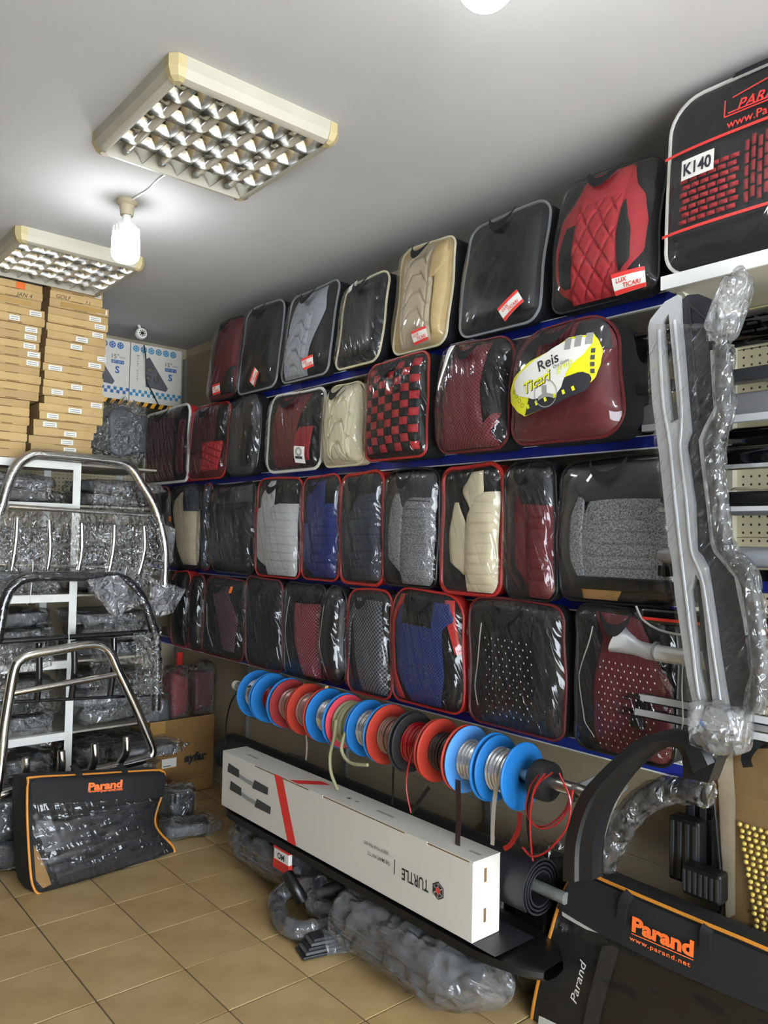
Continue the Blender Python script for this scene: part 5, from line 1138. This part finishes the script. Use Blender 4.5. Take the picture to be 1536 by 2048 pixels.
obj('frame_ridge', MB().tube(smoothpath(gp([(1349, 640), (1362, 800), (1362, 860), (1360, 900), (1372, 1000), (1382, 1100), (1404, 1160), (1424, 1290), (1440, 1400)], .0), 6), .004, 8), 'silver_paint', t)
dk = [(1350, 600), (1366, 586), (1388, 584), (1411, 593), (1424, 612), (1430, 700), (1432, 780), (1436, 818), (1412, 858), (1402, 882), (1408, 929), (1418, 1008), (1428, 1090), (1474, 1150), (1486, 1206), (1497, 1270), (1505, 1340), (1480, 1430), (1462, 1460), (1420, 1440), (1395, 1300), (1380, 1100), (1370, 900), (1360, 700)]
obj('dark_plate', MB().prism(gp(dk, -.024), (.05, 0, 0)), 'plate_blue', t, smooth=False)
for zz in ((1372, 620, 1410, 835),):
    obj('plate_rim', MB().tube(gp([(1370, 604), (1374, 660), (1390, 840), (1408, 820), (1416, 780), (1408, 640), (1370, 604)], -.022), .004, 6), 'black_plastic', t)
rr2 = [(1424, 700), (1427, 760), (1431, 818), (1411, 856), (1401, 880), (1406, 929), (1416, 1008), (1425, 1087), (1430, 1102), (1472, 1152), (1483, 1206), (1495, 1270)]
m = MB(); pts = gp(rr2, -.012); vs = []
for i, p in enumerate(pts):
    d = (pts[min(i+1, len(pts)-1)]-pts[max(i-1, 0)]).normalized(); s = d.cross(Vector((1, 0, 0))).normalized()*.009; vs += [p-s, p-s*.6-Vector((.012, 0, 0)), p+s*.6-Vector((.012, 0, 0)), p+s]
m.add(vs, [(4*i+k, 4*i+k+1, 4*i+4+k+1, 4*i+4+k) for i in range(len(pts)-1) for k in range(3)]); obj('silver_rail', m, 'silver_paint', t, ang=25)
ow = gp([(1446, 690), (1444, 770), (1447, 824), (1428, 880), (1428, 940), (1434, 1008), (1446, 1090), (1490, 1150), (1504, 1206), (1512, 1270), (1518, 1340), (1505, 1420)], -.01)
obj('outer_tube', MB().tube(smoothpath(ow, 5), .022, 12), 'dark_grey_plastic', t)
obj('tube_film', MB().tube([p+Vector((nz(p, 25, 1), nz(p, 25, 2), nz(p, 25, 3)))*.006 for p in smoothpath(ow, 10)], .028, 14), 'film_crinkle', t)
wrp = [FG.ab(*p) for p in [(1297, 650), (1452, 648), (1462, 700), (1458, 824), (1446, 900), (1446, 1008), (1462, 1095), (1508, 1150), (1522, 1250), (1532, 1334), (1525, 1405), (1470, 1470), (1435, 1515), (1400, 1460), (1385, 1425), (1360, 1275), (1340, 1115), (1318, 920), (1304, 820)]]
b0, b1 = min(p[1] for p in wrp), max(p[1] for p in wrp)
def wf(u, v):
    b = b0+(b1-b0)*(.004+.992*v); l = scan(wrp, b); a = l[0]+(l[1]-l[0])*u; return FG.p(a, b, .014+.012*math.sin(PI*u)+.006*nz((a*9, b*22+a*12, 0), 2, 3))
obj('stretch_film', MB().grid(wf, 40, 120), 'film_stretch', t, fix=False)
tuft = packet('crumpled tuft of clear stretch film at the top of bumper guard', at(1432, 690, X=2.0), (.10, .09, .2), 0, 'film_poly', 'film_crinkle', 77, name='film_tuft', cat='plastic film', tilt=(-.35, 0), ex=(.8, .9)); 
tuft.rotation_euler = (0.35, 0, .2)
tail = packet('gathered film tail hanging under the bumper guard', at(1440, 1515, X=2.0), (.11, .16, .16), 0, 'film_poly', 'film_crinkle', 78, name='film_tail', cat='plastic film', ex=(.9, .9))

# ------------------------------------------------------------------ long side steps and trims hung on the pegboard
def trimbar(label, yl, py, X, prof, mat, length=1.0, cap=None, capmat=None, name='side_step', extra=None, px=None):
    """long extrusion along Y; left end at pixel column yl, centre height from pixel row py"""
    e = at(yl, py, X=X); t = thing(name, label, 'side step' if name == 'side_step' else 'trim', (X, e.y, e.z), 0, 'steps and trims on the pegboard'); n = len(prof); m = MB()
    seg = [(0, .25), (-.012, .7), (-.04, 1), (-length, 1)] if cap is None else [(0, 1), (-length, 1)]
    vs = [(x*k, y, z*k) for y, k in seg for x, z in prof]; m.add(vs, [(i*n+k, i*n+(k+1) % n, (i+1)*n+(k+1) % n, (i+1)*n+k) for i in range(len(seg)-1) for k in range(n)]+[tuple(range(n)), tuple((len(seg)-1)*n+k for k in range(n))])
    obj('rail_body', m, mat, t, ang=30)
    if extra:
        for nm, pr2, mt2, l2 in extra:
            m = MB(); n2 = len(pr2); m.add([(x, y, z) for y in (-.03, -l2) for x, z in pr2], [(k, (k+1) % n2, n2+(k+1) % n2, n2+k) for k in range(n2)]+[tuple(range(n2)), tuple(n2+k for k in range(n2))]); obj(nm, m, mt2, t, ang=30)
    for y in (-.35, -.7): obj('hook', MB().tube(smoothpath([(PX-X, y, .035), (.03, y, .03), (.01, y, -.01)], 4), .004, 6), 'steel', t)
    return t
def rp(w_, h, r=.3, n=3):
    o = []
    for cx, cz, a0 in ((w_/2, h/2, 0), (-w_/2, h/2, 90), (-w_/2, -h/2, 180), (w_/2, -h/2, 270)):
        rr = min(w_, h)*r; sx, sz = math.copysign(rr, cx), math.copysign(rr, cz)
        for k in range(n+1):
            a = math.radians(a0+90*k/n); o.append((cx-sx+rr*math.cos(a), cz-sz+rr*math.sin(a)))
    return o
SX = 2.14
T = trimbar('black step board with rows of raised treads, highest on the pegboard', 1245, 705, 2.2, rp(.09, .1, .45), 'black_gloss', extra=None)
for i in range(12):
    for j in range(3): obj('tread_stud', MB().tube([(-.046, -.25-i*.04-.013*(j % 2), -.022+j*.022), (-.046, -.275-i*.04-.013*(j % 2), -.022+j*.022)], .004, 6), 'black_plastic', T)
trimbar('grey flat step with a black flap below the tread board', 1275, 838, SX+.04, rp(.04, .075, .2), 'grey_plastic', extra=[('chrome_edge', [(-.025, -.045), (-.025, -.025), (0, -.025), (0, -.045)], 'silver_paint', .95)])
trimbar('short dark grey strap end beside the yellow-labelled bag', 1226, 788, SX, rp(.02, .035, .2), 'dark_grey_plastic', length=.5)
T = trimbar('glossy black step with chrome framed end slot', 1246, 932, SX+.02, rp(.06, .065, .4), 'black_gloss', extra=[('chrome_edge', [(-.036, -.03), (-.036, -.02), (0, -.02), (0, -.03)], 'coil_silver', .95)])
obj('chrome_slot', MB().tube([(-.032, -.07, -.016), (-.032, -.065, .012), (-.032, -.14, .014), (-.032, -.14, -.016)], .003, 6, closed=True), 'coil_silver', T)
trimbar('matte black grab bar with rounded end across the wide grey bag', 1236, 1004, SX-.02, rp(.035, .04, .49), 'black_plastic', extra=[('silver_edge', [(-.02, -.034), (-.02, -.022), (.01, -.022), (.01, -.034)], 'silver_paint', .95)])
trimbar('silver mirror-cap ended bar below the grab bar', 1305, 1110, SX-.02, rp(.05, .05, .45), 'mirror_cap', extra=[('black_lower', [(-.02, -.06), (-.02, -.03), (.02, -.03), (.02, -.06)], 'black_gloss', .95)])
T = trimbar('thin bar with two black rings at its end', 1332, 1146, SX-.02, rp(.02, .016, .4), 'black_gloss')
for k in range(2): obj('ring', MB().tube([(-.012, .052*(1-k)+.0-.004+.024*math.cos(a*PI/10), .009*math.sin(a*PI/10)) for a in range(20)], .0035, 6, closed=True), 'black_gloss', T)
T = trimbar('glossy black wing visor with a silver rim under the third shelf', 1270, 1228, SX-.03, rp(.03, .05, .45), 'black_gloss', extra=[('red_stripe', [(-.017, -.012), (-.017, -.004), (0, -.004), (0, -.012)], 'red_print', .95)])
e = Vector((SX-.03, T.location.y, T.location.z)); obj('silver_rim', MB().tube(smoothpath([at(x, y, X=SX-.045)-e for x, y in ((1272, 1212), (1285, 1238), (1310, 1256), (1340, 1266), (1370, 1270))], 5), .0035, 6), 'silver_paint', T)
# flared silver step end
e = at(1222, 1290, X=SX-.04); t = thing('side_step', 'flared silver tube end of a side step in front of the wine red bag', 'side step', e, 0, 'steps and trims on the pegboard')
def flare(u, v):
    y = -.62*v; k = 1-.42*min(1, v/.14)**.8 if v < .2 else .58; a = 2*PI*u; c = (.045-.02*min(1, v/.2))*(1 if v < .2 else .5); s = math.sin(a)
    return (.035*k*math.cos(a), y-.045*(1+s)*.5*max(0, 1-v*6), .042*k*s+.02*(1-min(1, v*5))-.02*v)
m = MB(); m.grid(flare, 28, 30, wrap=True); m.add([flare(i/28, 0) for i in range(28)], [tuple(range(28))]); obj('flared_end', m, 'silver_paint', t)
obj('tube_joint', MB().tube([(0, -.15, .0), (0, -.156, .0)], .028, 20), 'galv', t)
for i, (x, y, lb) in enumerate(((1268, 1392, 'upper slim black bracket bar with silver rail by the wrapped guard'), (1258, 1420, 'lower slim black bracket bar with silver rail by the wrapped guard'))):
    t = trimbar(lb, x, y, SX-.05, rp(.022, .026, .3), 'black_plastic', extra=[('silver_rail', [(-.016, -.006), (-.016, .012), (.006, .012), (.006, -.006)], 'silver_paint', .95)], name='bracket_bar')
    for k in range(4): obj('prong', MB().box((-.014+k*.006, -.001, -.012+.007*k), (-.011+k*.006, .03-.004*k, -.008+.007*k)), 'black_plastic', t, smooth=False)
    obj('foot', MB().box((-.012, -.05, -.05), (.012, -.01, -.01), .004), 'black_plastic', t, smooth=False)
for x, y, X, w_, h, mt_, lb in ((1440, 762, 2.3, .05, .035, 'grey_plastic', 'pale grey wing trim under the tread board'), (1448, 882, 2.36, .05, .07, 'black_gloss', 'black sill trim on the pegboard right of the guard'), (1445, 1022, 2.4, .04, .03, 'grey_plastic', 'grey bracket strip low behind the guard'), (1462, 1102, 2.33, .05, .03, 'silver_paint', 'silver round-ended rail right of the guard'), (1470, 1168, 2.36, .04, .045, 'strip_blue', 'dark blue strip on the pegboard'), (1500, 1450, 2.36, .05, .03, 'silver_paint', 'lowest silver rail end beside the guard tail')):
    trimbar(lb, x, y, X, rp(w_, h, .3), mt_, .9, name='wall_trim')

# ------------------------------------------------------------------ fender flare and what stands behind it
FF = Flat((2.0, 1.6, .5), (0, -1, 0), (0, 0, 1))
outer = [(1126, 1760), (1128, 1700), (1138, 1645), (1160, 1590), (1195, 1548), (1244, 1502), (1279, 1476), (1314, 1466), (1352, 1462), (1390, 1466), (1412, 1490), (1430, 1524)]
inner = [(1186, 1760), (1187, 1690), (1200, 1635), (1220, 1592), (1244, 1558), (1272, 1528), (1298, 1506), (1331, 1493), (1354, 1496), (1366, 1514), (1367, 1540), (1368, 1560)]
t = thing('fender_flare', 'matte black arched fender flare standing beside the trim reels', 'fender flare', FF.O)
po = smoothpath([(*FF.ab(*p), 0) for p in outer], 4); pi_ = smoothpath([(*FF.ab(*p), 0) for p in inner], 4); m = MB(); n = len(po)
prof = [(0, -.07), (.0, .0), (.12, .018), (.55, .024), (.62, .012), (1, .004), (1, -.05)]
def ffn(u, v):
    i = min(n-1, int(round(v*(n-1)))); k = u*(len(prof)-1); j = min(len(prof)-2, int(k)); f = k-j; s = prof[j][0]*(1-f)+prof[j+1][0]*f; c = prof[j][1]*(1-f)+prof[j+1][1]*f
    a = po[i].lerp(pi_[i], s); return FF.p(a.x, a.y, c)
m.grid(ffn, 18, n-1); obj('flare_shell', m, 'fender_black', t, fix=False, ang=30)
obj('mounting_lip', MB().tube([FF.p(p.x, p.y, -.045) for p in pi_], .005, 6), 'black_plastic', t)
obj('end_block', MB().prism([FF.p(*FF.ab(*p), .0) for p in [(1366, 1500), (1405, 1488), (1432, 1522), (1416, 1566), (1366, 1556)]], (.06, 0, 0)), 'fender_black', t, smooth=False)
X3 = 2.2
t = thing('wrapped_flare', 'film-wrapped second fender flare behind the matte black one', 'fender flare', (X3, 1.6, .45)); O3 = Vector((X3, 1.6, .45))
P = smoothpath([at(x, y, X=X3)-O3 for x, y in ((1205, 1735), (1222, 1690), (1252, 1640), (1292, 1596), (1345, 1575), (1415, 1588))], 8)
obj('flare_core', MB().tube(P, .032, 12), 'black_plastic', t); obj('wrap_film', MB().tube([p+Vector((nz(p, 22, 1), nz(p, 22, 2), nz(p, 22, 3)))*.014 for p in P], .043, 16), 'film_crinkle', t)
t = thing('wrapped_flare', 'pale grey edge strip leaning inside the matte black fender flare', 'trim', (2.16, 1.6, .45)); O3 = Vector((2.16, 1.6, .45))
obj('edge_strip', MB().tube(smoothpath([at(x, y, X=2.16)-O3 for x, y in ((1190, 1735), (1205, 1665), (1228, 1600), (1250, 1570))], 6), .012, 8), 'galv', t)
# black ribbed pads stacked by the bead bag
def pad(label, px, py, X, w_, h, d, nrib, rz=0):
    e = at(px, py, X=X); t = thing('ribbed_pad', label, 'pad', e, rz, 'black pads by the wall')
    obj('pad_body', MB().box((-d/2, -w_/2, 0), (d/2, w_/2, h), .01), 'black_plastic', t, smooth=False)
    for k in range(nrib): obj('rib', MB().box((-d/2-.005, -w_/2+w_*(k+.15)/nrib, .012), (-d/2+.001, -w_/2+w_*(k+.7)/nrib, h-.012), .002), 'rubber', t, smooth=False)
pad('tall black ribbed pad beside the bead cushion bag', 1375, 1762, 2.36, .1, .2, .06, 4); pad('black pad tucked behind the tall ribbed one', 1412, 1755, 2.44, .12, .24, .05, 3); pad('low black finned block at foot of the ribbed pads', 1410, 1795, 2.3, .12, .09, .06, 7)
tag(obj('card_scrap', MB().prism([at(x, y, X=2.22)+Vector((0, 0, 0)) for x, y in ((1290, 1521), (1312, 1514), (1330, 1517), (1362, 1523), (1362, 1534), (1320, 1530), (1300, 1532))], (.004, 0, .002)), 'paper', smooth=False), 'torn cream card scrap seen through the fender flare', 'card')

# ------------------------------------------------------------------ floor clutter along the shelves
def polyroll(label, A_, B_, r, seed, inner, filmm, name='wrapped_roll', flat=.85, tailA=.1, tailB=.1, cat='roll'):
    A_, B_ = Vector(A_), Vector(B_); ax = (B_-A_); L = ax.length; ax.normalize(); sd = ax.cross(Vector((0, 0, 1))).normalized(); up_ = Vector((0, 0, 1)); t = thing(name, label, cat, ((A_.x+B_.x)/2, (A_.y+B_.y)/2, 0), 0, 'clear-wrapped rolls on the floor'); C = Vector(t.location)
    for q in range(4):   # folded mats inside
        m = MB()
        def f(u, v):
            p = A_+ax*(L*(tailA*.7+(1-tailA*.7-tailB*.95)*v)); a = 2*PI*u; rr = r*.88*(1+.06*nz((u*6, v*9, q), 1.5, seed)); k = (q+.5)/4*1.6-.8
            return p-C+sd*(rr*math.sqrt(max(.05, 1-k*k))*math.copysign(abs(math.cos(a))**.6, math.cos(a)))+up_*(r*flat*.85*k+r*.17*math.copysign(abs(math.sin(a))**.7, math.sin(a)))
        m.grid(f, 20, 16, wrap=True); m.add([f(i/20, 0) for i in range(20)], [tuple(range(20))]); m.add([f(i/20, 1) for i in range(20)], [tuple(range(20))]); obj('folded_mat', m, inner[q % len(inner)], t)
    m = MB()
    def fo(u, v):
        e = min(v/max(tailA, .01), (1-v)/max(tailB, .01), 1); k = .05+.95*max(0, e)**.5; a = 2*PI*u; n1 = nz((math.cos(a)*2, math.sin(a)*2, v*7), 1.6, seed); n2 = nz((math.cos(a)*5, math.sin(a)*5, v*16), 1.6, seed+2)
        rr = r*k*(1.03+.10*n1+.06*n2); p = A_+ax*(L*(-.04+1.08*v)); w_ = p-C+sd*rr*math.cos(a)+up_*rr*flat*math.sin(a); w_.z = max(w_.z, .003); return w_
    m.grid(fo, 48, 70, wrap=True); obj('poly_sleeve', m, filmm, t); return t
polyroll('clear-wrapped roll of dark mats on the floor under far end of the carton', (2.08, at(385, 1690, Z=.1).y, .128), (2.08, at(575, 1790, Z=.08).y, .125), .135, 5, ['part_dark', 'rubber'], 'film_milky', tailA=.3, tailB=.08)
polyroll('long clear-wrapped bundle of dark mats on the floor nearest the camera', (2.04, 2.54, .126), (2.03, 1.74, .126), .178, 9, ['part_dark', 'rubber'], 'film_milky', flat=.68, tailA=.12, tailB=.25)
e = at(562, 1718, X=1.935); t = thing('printed_packet', 'small red and white printed packet poking out above the wrapped roll', 'packet', e, -PI/2)
obj('packet_body', MB().box((-.06, 0, -.05), (.06, .02, .05), .004), 'paper', t, smooth=False); obj('red_band', MB().box((-.061, -.001, -.052), (.061, .019, -.012)), 'red_print', t, smooth=False); obj('red_band', MB().box((-.061, -.001, .034), (.061, .019, .051)), 'red_print', t, smooth=False); text('packet_text', 'OM', lambda x, y: (x, -.0015, y+.01), .026, 'ink', t, bold=.03)
def hose(label, pp, r, mat, filmm, Z=.05, name='rubber_seal_coil'):
    q = [at(x, y, Z=z) for x, y, z in pp]; t = thing(name, label, 'rubber seal', (q[0].x, q[0].y, 0), 0, 'rubber seals on the floor'); O_ = Vector(t.location); P = smoothpath([p-O_ for p in q], 8)
    obj('seal', MB().tube(P, r, 10), mat, t)
    if filmm: obj('wrap_film', MB().tube([p+Vector((nz(p, 20, 1), nz(p, 20, 2), abs(nz(p, 20, 3))))*.01 for p in P], r+.006, 14), filmm, t)
hose('outer loop of black rubber seal in film on the floor', [(640, 1772, .16), (585, 1775, .11), (556, 1800, .06), (560, 1840, .045), (600, 1862, .045), (660, 1852, .045), (740, 1830, .05)], .034, 'rubber', 'film_poly')
hose('inner loop of black rubber seal in film on the floor', [(690, 1772, .15), (640, 1790, .12), (625, 1808, .1), (660, 1822, .09), (720, 1815, .1), (790, 1800, .12)], .033, 'black_plastic', 'film_crinkle')
hose('short bent end of black rubber channel by the red packet', [(575, 1750, .2), (590, 1775, .17), (605, 1800, .12)], .026, 'black_plastic', None)
A0, A1 = at(598, 1896, Z=.03), at(735, 1850, Z=.06); d = (A1-A0); t = thing('seal_strips', 'bundle of grey rubber strips with stepped cut ends on the floor', 'rubber strip', (A0.x, A0.y, 0), math.atan2(d.y, d.x))
for k in range(5): obj('strip', MB().box((k*.012, -.05+k*.004, .004+k*.013), (d.length, .045-k*.004, .015+k*.013), .002), 'part_grey' if k % 2 else 'rubber', t, smooth=False)
obj('strip_film', MB().grid(lambda u, v: (.09+(d.length-.08)*v, .062*math.cos(PI*u)*(1+.1*nz((u*5, v*8, 1), 1.5, 2)), .004+.082*math.sin(PI*u)*(1+.1*nz((u*5, v*8, 3), 1.5, 2))), 20, 24), 'film_poly', t, fix=False)
# brown printed carton by the rack
cA, cB = at(300, 1595, Z=0), at(427, 1581, Z=0); yA_ = (cA.y+cB.y)/2; hgt = at(427, 1428, Y=yA_).z
xA_ = at(299, 1500, Y=yA_).x; xB_ = at(427, 1500, Y=yA_).x
t = thing('brown_carton', 'open brown carton with black lettering standing under the far shelves', 'carton', ((xA_+xB_)/2, yA_, 0)); a = (xB_-xA_)/2
m = MB(); m.box((-a, 0, 0), (a, .004, hgt)); m.box((-a, .004, 0), (-a+.004, .3, hgt)); m.box((a-.004, .004, 0), (a, .3, hgt)); m.box((-a, .296, 0), (a, .3, hgt)); m.box((-a, 0, 0), (a, .3, .004)); obj('carton_walls', m, 'kraft_dark', t, smooth=False)
g = lambda x, y: (x, -.0012, y)
text('carton_text', 'ayfar', lambda x, y: g(x+a*.42, y+hgt*.47), .05, 'ink', t, width=a*.72, bold=.05, shear=.15); text('carton_text', 'AUTO LAMPS', lambda x, y: g(x+a*.5, y+hgt*.415), .012, 'ink', t)
s = obj('sticker', MB().box((-a*.62, -.0015, hgt*.38), (-a*.18, -.0004, hgt*.5)), 'paper', t, smooth=False); obj('sticker_line', MB().box((-a*.58, -.002, hgt*.4), (-a*.36, -.0014, hgt*.41)), 'ink', s, smooth=False); obj('sticker_band', MB().box((-a*.62, -.002, hgt*.375), (-a*.18, -.0014, hgt*.383)), 'haz_yellow', s, smooth=False)
for k in range(3): obj('fine_print', MB().box((a*.1, -.0014, hgt*(.18+.035*k)), (a*(.75+.05*k), -.0004, hgt*(.187+.035*k))), 'kraft_edge', t, smooth=False)
m = MB(); m.add([g(-a*.5, hgt*.02+.03), g(-a*.28, hgt*.02+.03), g(-a*.3, .1), g(-a*.39, .125), g(-a*.48, .1)], [(0, 1, 2, 3, 4)]); obj('umbrella_mark', m, 'kraft_edge', t, smooth=False)
obj('tape', MB().box((-a-.001, -.0016, hgt*.84), (-a*.55, -.0004, hgt+.001)), 'tape', t, smooth=False)
# things standing in the corner above the carton
e = at(355, 1430, Y=yA_+.34); t = thing('red_post', 'bright red metal post standing behind the brown carton', 'post', (e.x, yA_+.34, 0)); obj('post_bar', MB().box((-.018, -.012, .0), (.018, .012, at(352, 1305, Y=yA_+.34).z), .002), 'reel_pink' if False else 'red_print', t, smooth=False); obj('post_base', MB().box((-.03, -.02, 0), (.03, .02, .01)), 'red_print', t, smooth=False)
for i, (px, py, w_, h, inn, lb) in enumerate(((405, 1428, .14, .32, 'fab_red2', 'wrapped dark bag with red edges behind the brown carton'), (448, 1440, .16, .34, 'fab_maroon', 'red seat cover in clear film behind the brown carton'))):
    e = at(px, 1490, Y=yA_+.12); z_ = .0 if i == 2 else .46
    packet(lb, (min(e.x, 2.28+.17*i), yA_+(.16 if i < 2 else -.12), .002 if i == 2 else hgt-.03), (w_, .2, h if i < 2 else .35), 0, inn, 'film_crinkle', 90+i, group='wrapped things in the far corner', name='wrapped_cover', cat='packet')
packet('grey carton of dark trays between roll bars and red post', (xA_+.06, yA_+.15, hgt-.05), (.22, .24, .2), 0, 'part_grey', 'film_poly', 95, name='wrapped_tray', cat='packet')
# packets beside the black carry bag
packet('small clear packet on the floor right of the black carry bag', at(372, 1668, Z=0), (.28, .18, .08), -.3, 'part_grey', 'film_crinkle', 101, tail=1, group='small floor packets')
packet('crumpled clear bag standing right of the black carry bag', at(352, 1640, Z=0), (.16, .2, .2), .2, 'part_dark', 'film_poly', 102, group='small floor packets')
packet('wrapped black bundle on the floor at the left edge, lower', at(-14, 1740, Z=0)+Vector((0, .05, 0)), (.36, .3, .16), 0, 'part_dark', 'film_crinkle', 103, group='small floor packets')
packet('wrapped black bundle at the left edge, upper', at(-14, 1740, Z=0)+Vector((0, .08, .16)), (.36, .3, .17), .1, 'part_dark', 'film_poly', 104, group='small floor packets')
packet('silver-wrapped flat pack poking out right of the lowest roll bar', at(290, 1510, Y=4.12), (.36, .2, .07), -.15, 'part_grey', 'film_crinkle', 105, tail=1, group='wrapped parts on the rack')
# black straps and rags under the reels
for i, (px, py, w_, h) in enumerate(((985, 1690, .24, .1), (1085, 1700, .18, .14), (560, 1520, .36, .12))):
    e = at(px, py, X=2.33); packet(['heap of black straps on the floor panel below the nearest reels', 'black rag bundle beside the fender flare foot', 'wrapped grey parts behind far end of the rubber roll'][i], (2.36, e.y, 0.002), (.22, w_, max(.1, e.z)), 0, 'part_dark' if i < 2 else 'part_grey', 'film_tight' if i < 2 else 'film_poly', 110+i, group='bundles under the reels', name='strap_bundle', cat='bundle')

tag(obj('hanging_wire', MB().tube(smoothpath([at(x, y, X=2.03) for x, y in ((1366, 1325), (1364, 1380), (1366, 1440), (1362, 1470), (1367, 1495), (1366, 1512))], 5), .0018, 5), 'string'), 'thin pale wire hanging over the fender flare', 'wire')
